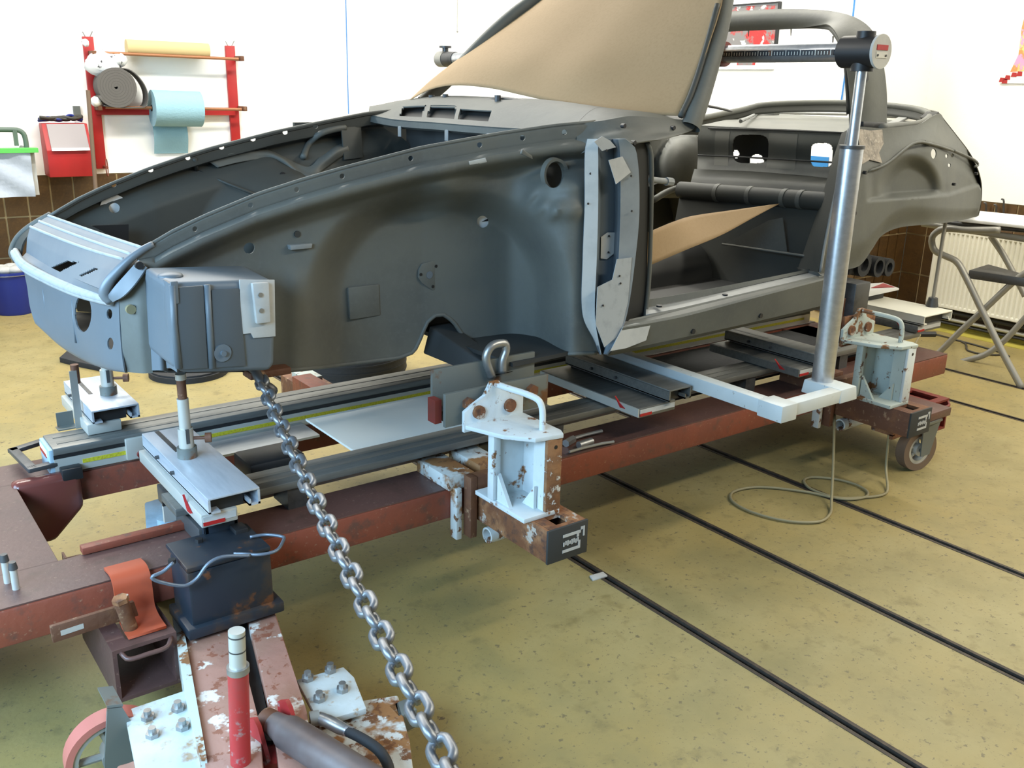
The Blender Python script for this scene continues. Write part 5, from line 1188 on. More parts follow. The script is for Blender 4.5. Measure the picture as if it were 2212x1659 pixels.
# corner strip between valance and bumper box
sheet('corner_strip', 'primer', [[(256, 650, 2.405), (262, 700, 2.40), (266, 756, 2.40), (274, 803, 2.41)], [(290, 618, 2.36), (300, 700, 2.345), (305, 760, 2.345), (310, 806, 2.35)], [(318, 585, 2.345), (322, 700, 2.335), (326, 760, 2.335), (330, 805, 2.34)]], 20, 14, .004)
sheet('corner_strip', 'valance', [[(318, 590, 2.335), (324, 700, 2.33), (330, 800, 2.335)], [(336, 596, 2.30), (342, 700, 2.295), (350, 800, 2.30)], [(350, 594, 2.32), (354, 700, 2.315), (362, 804, 2.32)]], 20, 12, .004)
c = CY(282, 668, 2.355); b = MB(); b.cyl(c+Vector((0, .004, 0)), c+Vector((0, -.006, 0)), .012, 14); b.build('corner_plug', 'cable', car)
# ---- bumper support box
bxo = [(363, 612), (590, 604), (597, 620), (595, 785), (585, 803), (400, 808), (372, 795), (368, 640)]
Yb = 2.165
P = [CY(x, y, Yb) for x, y in bxo]; P2 = [CY(x, y, Yb) + Vector((.02 if x > 500 else -.02, .16, 0.012 if y < 700 else 0)) for x, y in bxo]
b = MB(); b.prism(P, (0, .17, .012), .014); bx_ = b.build('bumper_box', 'valance', car, smooth=60)
sheet('box_left_panel', 'valance', [[(346, 600, 2.27), (350, 690, 2.27), (362, 795, 2.27)], [(358, 606, 2.19), (362, 690, 2.185), (372, 796, 2.19)], [(370, 614, 2.16), (374, 690, 2.158), (384, 804, 2.162)]], 16, 12, .004)
for (x0, y0, x1, y1, x2, y2, x3, y3, m, nm) in ((378, 620, 438, 616, 448, 795, 388, 798, 'valance_d', 'box_panel'), (455, 626, 515, 622, 530, 790, 460, 794, 'valance_d', 'box_panel')):
    P = [CY(x, y, Yb-.001) for x, y in ((x0, y0), (x1, y1), (x2, y2), (x3, y3))]; b = MB(); b.prism(P, (0, -.005, 0), .002); b.build(nm, m, car)
for pts in (((447, 615), (452, 700), (458, 795)), ((372, 616), (376, 700), (386, 795))):
    b = MB(); b.tube([CY(x, y, Yb-.004) for x, y in pts], .008, 10); b.build('box_rib', 'valance', car, smooth=True)
P = [CY(x, y, Yb-.001) for x, y in ((516, 604), (592, 604), (594, 726), (546, 730), (541, 718), (520, 722))]; b = MB(); b.prism(P, (0, -.004, 0), .001); pt_ = b.build('box_patch', 'masking', car)
P = [CY(x, y, Yb-.005) for x, y in ((540, 610), (576, 608), (580, 694), (550, 698))]; b = MB(); b.prism(P, (0, -.014, 0), .003); rp = b.build('raised_plate', 'masking', car)
for (x, y) in ((562, 637), (564, 671)):
    c = CY(x, y, Yb-.019); b = MB(); b.cyl(c, c+Vector((0, -.003, 0)), .006, 12); b.build('plate_rivet', 'steel', rp)
P = [CY(x, y, Yb-.004) for x, y in ((366, 608), (383, 606), (386, 655), (369, 658))]; b = MB(); b.prism(P, (0, -.006, 0), .003); b.build('raised_tab', 'valance', car)
c = CY(480, 762, Yb-.006); b = MB(); b.cyl(c, c+Vector((0, -.004, 0)), .022, 20); b.cyl(c, c+Vector((0, -.012, 0)), .007, 10); b.build('round_boss', 'valance', car)
c = CY(368, 596, 2.24); b = MB(); b.ball(c, (.03, .03, .010), 12); b.build('top_blister', 'valance', car, smooth=True)
# ---- cowl with three vents
def cowl_Y(px): return lerp_tab(px, [(790, 3.40), (851, 3.24), (943, 2.99), (1044, 2.74), (1145, 2.49), (1245, 2.26), (1300, 2.19), (1480, 2.10)])
low = [(796, 249), (851, 259), (943, 266), (1044, 274), (1145, 279), (1245, 271)]
def rowat(fr, hi): 
    o = []
    for (x, y), (x2, y2) in zip(low, hi): o.append((x+(x2-x)*fr, y+(y2-y)*fr, cowl_Y(x)+.02*fr))
    return o
hi = [(800, 236), (868, 222), (960, 213), (1066, 216), (1180, 222), (1300, 238)]
# X depth of every row from real fore-aft distance: front edge at cowl line, top edge further back
xs_front = [CY(x, y, cowl_Y(x)).x for x, y in low]
def crow(x_off, pts): return [CX(x, y, X+x_off) for (x, y), X in zip(pts, xs_front)]
vent_px = [((864, 251), (872, 231), (919, 229), (912, 253)), ((922, 253), (930, 231), (985, 232), (981, 258)), ((991, 258), (997, 234), (1063, 239), (1056, 262))]
Gc = []
NU = 121
r0 = cr([p for p in crow(0, low)], NU); r1 = cr([p for p in crow(.22, hi)], NU)
fr_rows = [0, .06, .12, .2, .3, .4, .5, .6, .7, .78, .86, .93, 1.0]
for f_ in fr_rows:
    Gc.append([a.lerp(c, f_)+Vector((0, 0, .030*math.sin(math.pi*f_*.85)*.6)) for a, c in zip(r0, r1)])
b = MB()
def kp(i, j):
    q = [PR(p, True) for p in (Gc[i][j], Gc[i][j+1], Gc[i+1][j+1], Gc[i+1][j])]; cx = sum(a[0] for a in q)/4; cy = sum(a[1] for a in q)/4
    return not any(inside(cx, cy, list(v)) for v in vent_px)
b.grid(Gc, kp); b.build('cowl', 'primer', car, thick=.005, smooth=50)
for v in vent_px:
    P = [CX(x, y, lerp_tab(x, [(l[0], X) for l, X in zip(low, xs_front)])+.10) for x, y in v]
    b = MB(); b.tube(P+[P[0]], .0045, 8); b.build('vent_rim', 'primer', car)
# lip under the cowl edge
b = MB(); b.grid([[p+Vector((-.004, 0, -.002)) for p in r0], [p+Vector((-.006, 0, -.022)) for p in r0], [p+Vector((.02, 0, -.030)) for p in r0]]); b.build('cowl_lip', 'primer', car, thick=.003)
for x in (866, 968, 1060):
    p = min(r0, key=lambda q: abs(PR(q, True)[0]-x)); b = MB(); b.box(p+Vector((-.008, -.011, -.06)), p+Vector((-.004, .011, -.02)), .001); b.build('cowl_tab', 'primer_l', car)
ra_, rb_ = cr([r1[-1], CX(1400, 247, xs_front[5]+.36), CX(1485, 254, xs_front[5]+.46)], 40), cr([r0[-1], CY(1290, 264, 2.20), CY(1360, 253, 2.18), CY(1430, 257, 2.17), CY(1500, 262, 2.16)], 40)
b = MB(); b.grid([[c.lerp(a, f_)+Vector((0, 0, .030*math.sin(math.pi*f_*.85)*.6*(1-k/39))) for k, (a, c) in enumerate(zip(ra_, rb_))] for f_ in fr_rows]); b.build('cowl_side', 'primer', car, thick=.004, smooth=60)
MT['navy2'] = mat('blue_grey_tank', (.075, .095, .12), .5)
# ---- luggage bay: firewall, floor, tank hump
xf = sum(xs_front)/len(xs_front)
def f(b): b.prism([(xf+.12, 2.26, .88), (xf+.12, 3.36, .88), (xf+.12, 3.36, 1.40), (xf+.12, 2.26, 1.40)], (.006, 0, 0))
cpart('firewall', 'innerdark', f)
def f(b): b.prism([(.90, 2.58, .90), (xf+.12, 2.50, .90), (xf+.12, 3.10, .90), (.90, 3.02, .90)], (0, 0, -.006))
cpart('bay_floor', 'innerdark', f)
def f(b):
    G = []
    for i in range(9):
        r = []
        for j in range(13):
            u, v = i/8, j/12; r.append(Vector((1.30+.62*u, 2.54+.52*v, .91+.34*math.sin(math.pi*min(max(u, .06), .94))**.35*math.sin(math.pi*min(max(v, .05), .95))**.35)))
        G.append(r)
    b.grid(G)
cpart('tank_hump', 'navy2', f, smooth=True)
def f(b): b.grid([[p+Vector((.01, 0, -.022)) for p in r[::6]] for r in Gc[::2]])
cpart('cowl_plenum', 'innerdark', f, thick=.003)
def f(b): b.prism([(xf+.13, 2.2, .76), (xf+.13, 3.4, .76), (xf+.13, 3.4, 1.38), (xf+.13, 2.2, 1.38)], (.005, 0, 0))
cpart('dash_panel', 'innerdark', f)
def f(b): b.prism([CX(215, 491, 1.12), CX(276, 484, 1.12), CX(282, 530, 1.12), CX(300, 545, 1.12)], (.02, 0, 0))
cpart('latch_opening', 'black', lambda b: b.prism([CY(x, y, 3.12) for x, y in ((196, 487), (277, 484), (277, 524), (262, 520))], (0, -.004, 0)))
# ---- windscreen surround
def pillar(name, pts, w0, w1, m='primer'):
    P = cr(C3(pts), 26); b = MB()
    G = []
    for i, p in enumerate(P):
        t = (P[min(i+1, 25)]-P[max(i-1, 0)]).normalized(); s_ = Vector((1, 0, 0)) - t*t.x; s_.normalize(); q = t.cross(s_); w_ = w0+(w1-w0)*i/25
        G.append([p+s_*w_*math.cos(a)*1.0+q*w_*.75*math.sin(a) for a in [2*math.pi*k/12 for k in range(13)]])
    b.grid(G); return b.build(name, m, car, smooth=50)
pillar('windscreen_pillar', [(1492, 275, 2.145), (1500, 250, 2.15), (1512, 215, 2.165), (1535, 140, 2.195), (1558, 55, 2.225), (1568, 0, 2.245), (1580, -55, 2.27)], .038, .030)
pillar('windscreen_pillar', [(912, 222, 3.45), (970, 170, 3.43), (1045, 92, 3.40), (1112, 32, 3.37), (1178, -14, 3.34)], .030, .034)
pillar('windscreen_header', [(1578, -45, 2.27), (1500, -70, 2.55), (1400, -75, 2.80), (1300, -60, 3.05), (1190, -14, 3.34)], .028, .028)
b = MB(); b.tube(cr(C3([(1470, 252, 2.16), (1492, 205, 2.17), (1520, 120, 2.20), (1550, 10, 2.23)]), 24), .010, 8); b.build('pillar_gutter', 'primer_d', car, smooth=True)
# wiper spindle stubs on the cowl
for (x, y) in ((932, 212), (962, 210), (1075, 213)):
    c = CX(x, y, xf+.2); b = MB(); b.cyl(c+Vector((0, 0, -.02)), c+Vector((0, 0, .012)), .012, 10); b.build('wiper_spindle', 'dsteel', car)
b = MB(); b.tube([CX(1055, 216, xf+.22), CX(1078, 211, xf+.22), CX(1130, 217, xf+.24), CX(1200, 222, xf+.26)], .006, 8); b.build('wiper_link', 'dsteel', car)
# ---- sill
sheet('sill', 'primer', [
    [(1312, 768, 2.09), (1400, 751, 2.09), (1480, 733, 2.09), (1640, 697, 2.09), (1790, 662, 2.09)],
    [(1320, 760, 2.045), (1400, 744, 2.045), (1480, 727, 2.045), (1640, 692, 2.045), (1790, 656, 2.045)],
    [(1345, 708, 2.020), (1405, 698, 2.020), (1480, 683, 2.020), (1640, 641, 2.020), (1795, 601, 2.020)],
    [(1350, 703, 2.024), (1405, 693, 2.024), (1480, 678, 2.024), (1640, 637, 2.024), (1795, 598, 2.024)],
    [(1355, 696, 2.06), (1405, 686, 2.06), (1480, 668, 2.06), (1640, 630, 2.06), (1795, 594, 2.06)],
    [(1360, 690, 2.065), (1405, 680, 2.065), (1480, 663, 2.065), (1640, 626, 2.065), (1795, 590, 2.065)]], 40, 41, .004, curve_v=False, smooth=25)
sheet('sill_tread', 'primer_l', [
    [(1395, 681, 2.065), (1480, 664, 2.065), (1640, 627, 2.065), (1780, 593, 2.065)],
    [(1395, 667, 2.11), (1480, 651, 2.11), (1640, 614, 2.11), (1775, 584, 2.11)]], 40, 6, .004)
sheet('sill_flange', 'primer', [
    [(1395, 664, 2.115), (1480, 648, 2.115), (1640, 612, 2.115), (1772, 582, 2.115)],
    [(1393, 648, 2.12), (1480, 634, 2.12), (1640, 603, 2.12), (1765, 578, 2.12)]], 40, 5, .006)
for (x, y, Y) in ((1424, 661, 2.085), (1566, 637, 2.085), (1695, 612, 2.085)):
    c = CY(x, y, Y); b = MB(); b.cyl(c+Vector((0, 0, -.003)), c+Vector((0, 0, .003)), .010, 12); b.build('sill_hole', 'black', car)
for (x, y) in ((1497, 716), (1643, 682)):
    c = CY(x, y, 2.035); b = MB(); b.cyl(c+Vector((0, .004, 0)), c+Vector((0, -.004, 0)), .009, 12); b.build('drain_hole', 'black', car)
# mirrored far sill
def f(b): b.box((2.1, 3.46, .74), (3.4, 3.58, .86), .01)
cpart('sill', 'primer', f)
# ---- cabin floor, tunnel, far side, rear bulkhead
def f(b): b.box((1.75, 2.12, .735), (3.46, 3.48, .748))
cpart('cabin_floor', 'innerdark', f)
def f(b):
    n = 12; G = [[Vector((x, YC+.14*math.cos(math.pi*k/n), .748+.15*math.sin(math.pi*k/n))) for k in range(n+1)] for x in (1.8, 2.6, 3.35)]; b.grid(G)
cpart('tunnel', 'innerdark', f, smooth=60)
b = MB(); b.prism([CX(x, y, 3.345) for x, y in ((1566, 526), (1660, 476), (1690, 470), (1700, 545))], (.004, 0, 0)); b.build('heel_panel', 'primer', car)
b = MB(); b.tube([CX(1560, 527, 3.33), CX(1740, 553, 3.33)], .005, 8); b.build('heelboard_edge', 'primer_s', car)
XB = 3.72
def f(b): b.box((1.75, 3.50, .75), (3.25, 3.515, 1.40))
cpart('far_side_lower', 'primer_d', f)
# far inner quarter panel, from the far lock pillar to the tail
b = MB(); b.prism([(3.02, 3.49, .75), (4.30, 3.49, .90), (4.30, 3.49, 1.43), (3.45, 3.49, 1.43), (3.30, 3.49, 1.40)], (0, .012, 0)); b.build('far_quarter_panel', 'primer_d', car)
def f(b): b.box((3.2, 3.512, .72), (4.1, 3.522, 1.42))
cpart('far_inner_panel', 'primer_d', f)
# far rear wheel house bulge
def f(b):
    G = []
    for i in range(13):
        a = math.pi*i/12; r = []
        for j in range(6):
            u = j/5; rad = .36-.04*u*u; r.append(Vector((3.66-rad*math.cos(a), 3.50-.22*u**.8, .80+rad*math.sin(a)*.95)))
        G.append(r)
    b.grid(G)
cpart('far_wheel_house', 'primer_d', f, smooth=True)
# parcel shelf and bulkhead, built on transverse lines
zS = CX(1680, 282, XB).z
bh = loft([[CX(1512, 272, XB), CX(1600, 276, XB), CX(1720, 280, XB), CX(1830, 286, XB)],
           [CX(1508, 300, XB), CX(1600, 305, XB), CX(1720, 312, XB), CX(1826, 316, XB)],
           [CX(1508, 338, XB+.05), CX(1600, 342, XB+.05), CX(1720, 350, XB+.05), CX(1822, 356, XB+.05)],
           [CX(1506, 366, XB+.02), CX(1600, 370, XB+.02), CX(1720, 378, XB+.02), CX(1815, 388, XB+.02)]], 200, 100)
bh_holes = [(1622, 322, 39, 31), (1775, 335, 24, 26)]
bh = [[p.copy() for p in r] for r in bh]
dead = set()
for i in range(len(bh)-1):
    for j in range(len(bh[0])-1):
        q = [PR(p, True) for p in (bh[i][j], bh[i][j+1], bh[i+1][j+1], bh[i+1][j])]; cx = sum(a[0] for a in q)/4; cy = sum(a[1] for a in q)/4
        for (hx, hy, rx, ry) in bh_holes:
            if ((cx-hx)/rx)**4+((cy-hy)/ry)**4 < 1: dead.add((i, j))
b = MB(); b.grid(bh, lambda i, j: (i, j) not in dead); bkh = b.build('rear_bulkhead', 'primer', car, thick=.004, smooth=50)
for (xa, xb) in ((1548, 1580), (1664, 1728)):       # paler primer stripes
    js = [j for j in range(200) if xa <= PR(bh[0][j], True)[0] <= xb]
    G = [[bh[i][j]+Vector((-.0035, 0, 0)) for j in js] for i in range(8, 92, 4)]
    b = MB(); b.grid(G, lambda i, j: not any((8+4*i+k, js[j]) in dead for k in range(5))); b.build('primer_stripe', 'primer_s', bkh)
b = MB(); b.tube([CX(1530, 277, XB-.01), CX(1680, 281, XB-.01), CX(1824, 287, XB-.01)], .004, 8); b.build('shelf_seam', 'innerdark', car)
b = MB(); b.tube([CX(1508, 335, XB-.0), CX(1600, 339, XB), CX(1720, 346, XB), CX(1815, 352, XB)], .004, 8); b.build('bulkhead_seam', 'innerdark', car)
# recess behind the left opening
def f(b):
    P = [CX(x, y, XB+.16) for x, y in ((1575, 288), (1668, 292), (1668, 358), (1575, 352))]
    b.prism(P, (.006, 0, 0))
MB_rec = None
Gk = loft([[CX(x, 290, XB+.14) for x in (1572, 1620, 1672)], [CX(x, 322, XB+.15) for x in (1572, 1620, 1672)], [CX(x, 360, XB+.14) for x in (1572, 1620, 1672)]], 50, 40)
dk_ = set()
for i in range(39):
    for j in range(49):
        cx, cy = PR((Gk[i][j]+Gk[i+1][j+1])/2, True)
        for (hx, hy, rx, ry) in ((1590, 333, 7, 9), (1635, 348, 15, 15)):
            if ((cx-hx)/rx)**2+((cy-hy)/ry)**2 < 1: dk_.add((i, j))
b = MB(); b.grid(Gk, lambda i, j: (i, j) not in dk_); b.build('opening_recess', 'innerdark', car, thick=.003)
# dark edge shelf and rear seat well under the bulkhead
sheet_rows = [[CX(1500, 366, XB+.02), CX(1640, 372, XB+.02), CX(1815, 388, XB+.02)], [CX(1495, 384, XB-.16), CX(1640, 390, XB-.16), CX(1808, 402, XB-.16)], [CX(1490, 405, XB-.20), CX(1640, 418, XB-.20), CX(1800, 430, XB-.20)]]
b = MB(); b.grid(loft(sheet_rows, 30, 14)); b.build('seat_back_well', 'primer_d', car, thick=.004, smooth=60)
XT = 3.42
b = MB(); P0, P1 = CX(1470, 410, XT), CX(1800, 437, XT); b.cyl(P0, P1, .038, 24); tb_ = b.build('torsion_tube', 'primer_d', car)
for f_ in (.28, .5, .72, .82):
    p = P0.lerp(P1, f_); d_ = (P1-P0).normalized(); b = MB(); b.hollow(p-d_*.010, p+d_*.010, .0405, .036, 24); b.build('tube_strap', 'primer', tb_)
b = MB(); b.prism([(XT, P0.y, P0.z-.01), (XT, P1.y, P1.z-.01), (XT-.06, P1.y, .74), (XT-.06, P0.y, .74)], (.01, 0, 0)); b.build('heelboard', 'primer_d', car)
# near inner wheel-house wall behind the lock pillar
G = []
for i in range(13):
    r = []
    for j in range(15):
        x, y = 1400+118*j/14, 292+135*i/12; d = math.sqrt(((x-1475)/62.)**2+((y-380)/88.)**2)
        r.append(CY(x, y, 3.42-.16*math.sqrt(max(0., 1-min(d, 1.)**2))))
    G.append(r)
b = MB(); b.grid(G); b.build('inner_wheel_house', 'primer', car, thick=.004, smooth=True)
b = MB(); b.tube(cr(C3([(1412, 432, 3.2), (1440, 415, 3.2), (1470, 405, 3.2), (1500, 404, 3.2)]), 16), .016, 10); b.build('brace_tube', 'primer', car, smooth=True)
# ---- lock pillar
sheet('lock_pillar', 'primer_d', [
    [(1819, 288, 2.20), (1800, 345, 2.20), (1772, 440, 2.20), (1745, 520, 2.20), (1724, 582, 2.20)],
    [(1833, 280, 2.055), (1820, 345, 2.045), (1798, 440, 2.04), (1780, 520, 2.045), (1768, 588, 2.055)]], 30, 8, .004)
b = MB(); b.tube(cr(C3([(1834, 278, 2.055), (1820, 345, 2.042), (1800, 440, 2.037), (1783, 520, 2.042), (1772, 588, 2.05)]), 24), .006, 8); b.build('pillar_seam', 'primer_l', car, smooth=True)
sheet('pillar_foot', 'primer', [[(1722, 578, 2.22), (1745, 584, 2.12), (1768, 588, 2.06)], [(1728, 588, 2.20), (1750, 594, 2.10), (1775, 596, 2.05)]], 14, 5, .005)
# ---- rear quarter panel
TQ = [(1832, 284), (1850, 274), (1905, 277), (1960, 272), (1988, 267), (2012, 252), (2030, 246), (2040, 262), (2062, 290), (2092, 330), (2110, 366), (2118, 398)]
BQ = [(1766, 592), (1830, 582), (1858, 572), (1882, 540), (1904, 509), (1940, 492), (2000, 485), (2050, 480), (2085, 474), (2100, 470), (2112, 466), (2119, 440)]
def quarter(nu=130, nv=90):
    A = cr([Vector((x, y, 0)) for x, y in TQ], nu); B = cr([Vector((x, y, 0)) for x, y in BQ], nu); G = []
    for i in range(nv):
        k = i/(nv-1); r = []
        for j in range(nu):
            p = A[j].lerp(B[j], k); px, py = p.x, p.y
            Y = 2.045 + .05*sstep(.35, 0, k) + .20*sstep(1985, 2120, px)**1.5 + .03*sstep(.8, 1.0, k)
            Y += .06*sstep(1900, 2040, px)*sstep(330, 250, py)
            # flare line above the arch, recess under it
            fl_ = lerp_tab(px, [(1850, 380), (1875, 370), (1915, 354), (1973, 310), (1993, 307), (2054, 324), (2111, 351), (2130, 360)])
            if px > 1868:
                s_ = sstep(fl_-3, fl_+3, py)*sstep(1868, 1885, px); lo = lerp_tab(px, [(1850, 440), (1885, 432), (2050, 421), (2110, 400), (2125, 395)])
                s_ *= 1-sstep(lo-6, lo+4, py)
                Y += .022*s_
                ex, ey = (px-1965)/72., (py-412)/82.
                d = math.sqrt(ex*ex+(ey*ey if py < 412 else 0))
                Y += .055*(1-sstep(.55, 1.0, d))*(1-sstep(lo-14, lo+2, py))
            r.append(CY(px, py, Y))
        G.append(r)
    return G
GQ = quarter(); qh = [(2016, 332, 6, 11), (2044, 337, 3.2, 4.5), (2056, 336, 3.2, 4.5), (2050, 357, 3.2, 4.5)]
G1, dq = punch([r[:] for r in GQ], qh); b = MB(); b.grid(G1, lambda i, j: (i, j) not in dq); b.build('rear_quarter_panel', 'primer', car, thick=.004, smooth=50)
b = MB(); b.tube(cr([CY(x, y, 2.05+.20*sstep(1985, 2120, x)**1.5) for x, y in ((1875, 370), (1915, 354), (1950, 326), (1973, 310), (1993, 307), (2054, 324), (2100, 344))], 40), .0055, 8); b.build('arch_flange', 'primer', car, smooth=True)
b = MB(); b.tube(cr([CY(2060, 325, 2.13), CY(2090, 338, 2.2), CY(2108, 348, 2.23), CY(2113, 356, 2.24), CY(2106, 360, 2.22)], 20), .006, 8); b.build('tail_loop', 'primer', car, smooth=True)
for (x, y) in ((1847, 461), (1870, 373), (2062, 398), (2110, 375)):
    c = CY(x, y, 2.03 if x < 2000 else (2.10 if x < 2100 else 2.20)); b = MB(); b.cyl(c+Vector((0, .01, 0)), c+Vector((0, -.004, 0)), .007, 10); b.build('quarter_hole', 'black', car)
def near_q(x, y): return min((abs(PR(p, True)[0]-x)+abs(PR(p, True)[1]-y), p.y) for r in GQ[::3] for p in r[::3])[1]
rnd = random.Random(4); pq = []
for (x, y) in ((1852, 278), (1880, 282), (1905, 280), (1908, 310), (1898, 330), (1905, 352), (1878, 345), (1852, 360), (1856, 320)): pq.append(CY(x, y, near_q(x, y)-.004))
b = MB(); b.prism(pq, (0, -.002, 0)); b.build('filler_patch', 'patch', car)
# tail closing panel
sheet('tail_panel', 'primer', [[(2030, 246, 2.32), (2042, 262, 2.30), (2064, 290, 2.26), (2094, 330, 2.25), (2112, 366, 2.25), (2120, 400, 2.25), (2119, 440, 2.25), (2113, 466, 2.27)],
    [(2020, 240, 2.6), (2036, 262, 2.6), (2060, 292, 2.6), (2088, 332, 2.6), (2106, 368, 2.6), (2113, 402, 2.6), (2111, 440, 2.6), (2104, 462, 2.6)],
    [(2000, 236, 2.9), (2014, 262, 2.9), (2030, 296, 2.9), (2050, 332, 2.9), (2066, 368, 2.9), (2072, 402, 2.9), (2070, 436, 2.9), (2062, 452, 2.9)]], 40, 14, .004)
# ---- rear deck rim, shelf and lid frame
rim = C3([(1500, 259, 3.42), (1560, 246, 3.45), (1604, 237, 3.45), (1645, 227, 3.42), (1750, 222, 3.22), (1850, 223, 2.98), (1930, 229, 2.76), (1985, 237, 2.56), (2008, 250, 2.36), (1985, 267, 2.22), (1930, 273, 2.16), (1905, 276, 2.13)])
b = MB(); b.tube(cr(rim, 80), .016, 10); b.build('deck_rim', 'primer', car, smooth=True)
inner = [p+Vector((-.03, 0, -.05)) if i < 9 else p+Vector((0, .06, -.05)) for i, p in enumerate(rim)]
b = MB(); b.grid(loft([rim, inner], 80, 5)); b.build('deck_rim_wall', 'primer_d', car, thick=.003, smooth=True)
b = MB(); a0, a1, a2, a3 = CX(1512, 270, XB), CX(1830, 286, XB), CZ(1975, 262, 1.425), CZ(1640, 243, 1.425)
b.prism([a0+Vector((0, 0, -.002)), a1+Vector((0, 0, -.002)), a2, a3], (0, 0, -.006)); b.build('parcel_shelf', 'primer', car)
for (px_, py_, w_) in ((1655, 243, .08), (1795, 237, .05), (1915, 250, .08)):
    c = CZ(px_, py_, 1.435); b = MB(); b.box(c+Vector((-.03, -w_, -.012)), c+Vector((.03, w_, .008)), .004); b.build('shelf_bracket', 'primer', car)
b = MB(); b.tube([CZ(1600, 262, 1.43), CZ(1640, 243, 1.43), CZ(1830, 247, 1.43)], .008, 8); b.build('shelf_rib', 'primer_l', car)
b = MB(); P = [CZ(1915, 272, 1.43), CZ(1935, 272, 1.43), CZ(1985, 244, 1.44), CZ(1965, 243, 1.44)]; b.prism(P, (0, 0, .012), .002); b.build('lid_hinge_arm', 'primer_l', car)
b = MB(); b.prism([CY(x, y, 2.30) for x, y in ((2012, 255), (2028, 241), (2037, 258), (2026, 268))], (0, .06, 0), .003); b.build('deck_corner_bracket', 'innerdark', car)
# ---- roll hoop
hoop = loft([C3([(1540, 66, 3.30), (1600, 62, 3.15), (1700, 58, 2.88), (1780, 58, 2.62), (1803, 72, 2.46), (1820, 105, 2.36), (1828, 150, 2.30), (1832, 210, 2.27), (1834, 272, 2.25)]),
             C3([(1540, 52, 3.29), (1600, 46, 3.14), (1700, 42, 2.87), (1790, 45, 2.60), (1828, 62, 2.42), (1850, 98, 2.31), (1860, 150, 2.255), (1866, 210, 2.235), (1868, 272, 2.225)]),
             C3([(1540, 36, 3.32), (1600, 32, 3.17), (1700, 28, 2.90), (1795, 33, 2.62), (1845, 46, 2.42), (1880, 76, 2.31), (1896, 130, 2.26), (1905, 200, 2.24), (1905, 268, 2.23)])], 60, 13)
b = MB(); b.grid(hoop); b.build('roll_hoop', 'primer', car, thick=.022, off=-1, smooth=60)
b = MB(); b.tube(cr([hoop[0][k] for k in range(0, 60, 3)], 40), .010, 8); b.build('hoop_shade_lip', 'primer_d', car, smooth=True)  # dark strip painting in the shaded underside of the hoop
b = MB(); b.tube(cr([hoop[6][k]+Vector((0, -.004, .002)) for k in range(34, 60, 3)], 30), .006, 8); b.build('hoop_groove', 'primer_d', car, smooth=True)
b = MB(); b.tube(cr(C3([(1838, 42, 2.44), (1846, 55, 2.41), (1851, 75, 2.38)]), 12), .006, 8); b.build('hoop_weld', 'primer_l', car, smooth=True)
for (x, y) in ((1620, 60), (1712, 58), (1803, 78)):
    c = CY(x, y, 3.1 if x < 1650 else (2.85 if x < 1750 else 2.48)); b = MB(); b.prism([c+Vector((-.012, 0, .0)), c+Vector((.012, .01, 0)), c+Vector((.004, .005, -.04))], (0, .004, 0)); b.build('hoop_tab', 'primer_d', car)
for (x, y) in ((1812, 47), (1814, 55)):
    c = CY(x, y, 2.54); b = MB(); b.cyl(c, c+Vector((-.004, -.006, 0)), .011, 12); b.build('hoop_hole', 'black' if y < 50 else 'masking', car)
# slot and lower bracket on the leg
P = [CY(x, y, 2.225) for x, y in ((1868, 140), (1872, 140), (1878, 210), (1873, 212))]; b = MB(); b.prism(P, (0, -.004, 0)); b.build('leg_slot', 'black', car)
P = [CY(x, y, 2.222) for x, y in ((1856, 262), (1904, 264), (1904, 276), (1856, 278))]; b = MB(); b.prism(P, (0, -.02, 0), .002); b.build('leg_foot', 'dsteel', car)
b = MB(); b.tube(cr([CY(1512, 226, 2.25), CY(1545, 232, 2.4), CY(1580, 240, 2.7)], 10), .005, 8); b.build('bonnet_cable', 'black', car, smooth=True)
# ---- rear torsion arm stubs and underside
def f(b):
    a = CY(1868, 572, 2.12); b.hollow(a+Vector((0, .25, 0)), a, .052, .030, 24)
    c = CY(1900, 577, 2.12); b.hollow(c+Vector((0, .2, 0)), c, .045, .030, 24); d = CY(1922, 578, 2.13); b.hollow(d+Vector((0, .2, 0)), d, .040, .022, 24)
    b.hexa([a+Vector((-.08, .02, -.04)), d+Vector((.02, .02, -.03)), d+Vector((.02, .22, -.03)), a+Vector((-.08, .22, -.04)), a+Vector((-.08, .02, .05)), d+Vector((.02, .02, .03)), d+Vector((.02, .22, .03)), a+Vector((-.08, .22, .05))], .01)
cpart('torsion_tube_end', 'rubber', f)
def f(b): b.prism([(2.0, 2.15, .735), (3.3, 2.15, .735), (4.2, 2.3, .98), (4.65, 2.4, 1.0), (4.65, 3.3, 1.0), (3.3, 3.4, .735), (2.0, 3.4, .735)], (0, 0, -.006))
# nose underside
def f(b): b.prism([CY(276, 803, 2.46), CY(400, 806, 2.36), CY(590, 803, 2.42), CY(700, 792, 2.50), CY(860, 772, 2.52), CY(860, 772, 2.52)+Vector((0, .60, 0)), CY(400, 808, 2.3)+Vector((-.06, .85, 0)), CY(130, 746, 2.98)], (0, 0, .006))
cpart('nose_underside', 'innerdark', f)

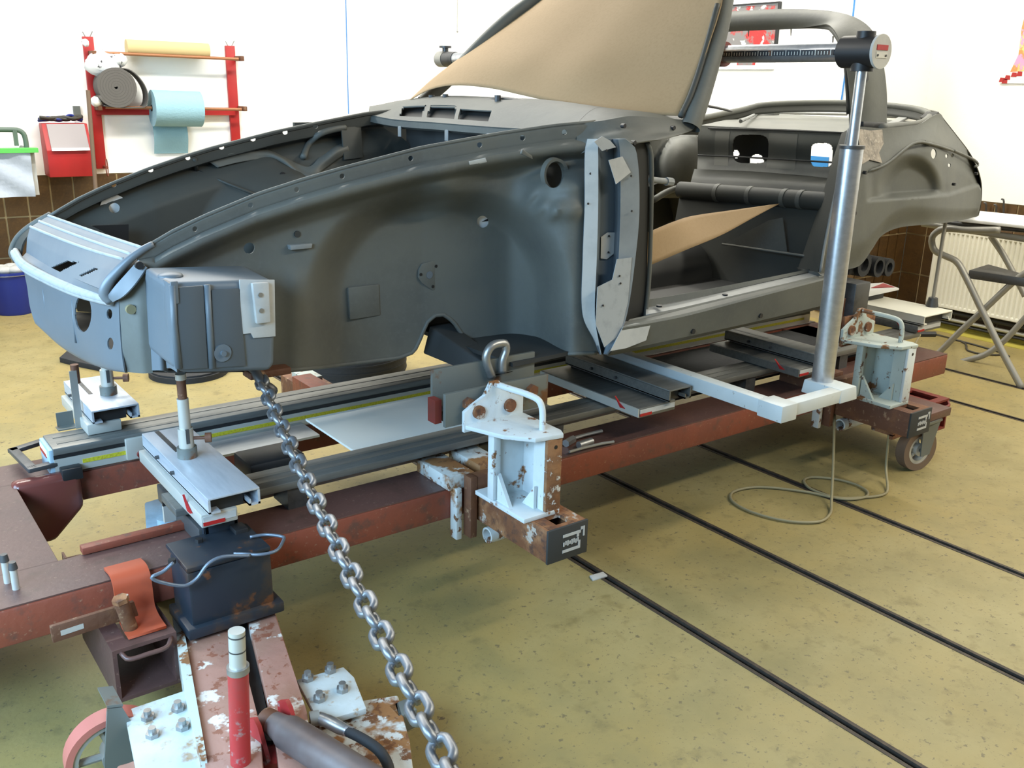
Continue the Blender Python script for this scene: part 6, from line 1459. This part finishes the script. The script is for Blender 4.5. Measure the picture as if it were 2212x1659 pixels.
# ------------------------------------------------------------------ hardboard sheets
hb = loft([C3([(886, 217, 3.44), (930, 194, 3.33), (985, 184, 3.18), (1060, 190, 3.0), (1130, 205, 2.83), (1215, 224, 2.62), (1330, 243, 2.38), (1470, 250, 2.165)]),
           C3([(940, 168, 3.44), (985, 150, 3.3), (1040, 140, 3.16), (1110, 140, 2.98), (1180, 145, 2.82), (1260, 155, 2.62), (1375, 172, 2.40), (1502, 180, 2.18)]),
           C3([(1040, 92, 3.42), (1080, 82, 3.28), (1130, 74, 3.14), (1190, 70, 2.98), (1255, 70, 2.82), (1330, 75, 2.62), (1425, 84, 2.41), (1536, 88, 2.20)]),
           C3([(1165, 0, 3.38), (1195, -8, 3.24), (1235, -14, 3.1), (1285, -20, 2.96), (1340, -22, 2.80), (1400, -20, 2.62), (1475, -14, 2.43), (1562, 0, 2.225)]),
           C3([(1190, -20, 3.36), (1218, -30, 3.23), (1256, -38, 3.1), (1305, -46, 2.96), (1358, -50, 2.80), (1416, -48, 2.62), (1484, -40, 2.43), (1556, -24, 2.25)])], 50, 40)
hbw = [[CROT @ p + Vector((-.006, -.002, 0)) for p in r] for r in hb]
b = MB(); b.grid(hbw); o = b.build('hardboard_sheet', 'card', smooth=True, thick=.003); tag(o, 'large brown hardboard sheet bent across the windscreen opening', 'board', 'hardboard sheets')
P = [CROT @ p for p in (CX(1400, 502, 2.33), CX(1500, 466, 2.75), CX(1683, 440, 3.27), CX(1560, 507, 2.85), CX(1396, 576, 2.33))]
bd = loft([[P[0], P[0].lerp(P[1], .55)+Vector((0, 0, .006)), P[1], P[1].lerp(P[2], .5), P[2]], [P[4], P[4].lerp(P[3], .5), P[3], P[3].lerp(P[2], .5), P[2]-Vector((.01, 0, .004))]], 30, 8)
b = MB(); b.grid(bd); o = b.build('hardboard_sheet', 'card', smooth=True, thick=.004); tag(o, 'loose brown hardboard sheet lying inside the door opening', 'board', 'hardboard sheets')
b = MB(); c = [CROT @ CY(x, y, 2.66) + Vector((0, -.002, .004)) for x, y in ((1625, 458), (1652, 446), (1650, 452), (1632, 462))]
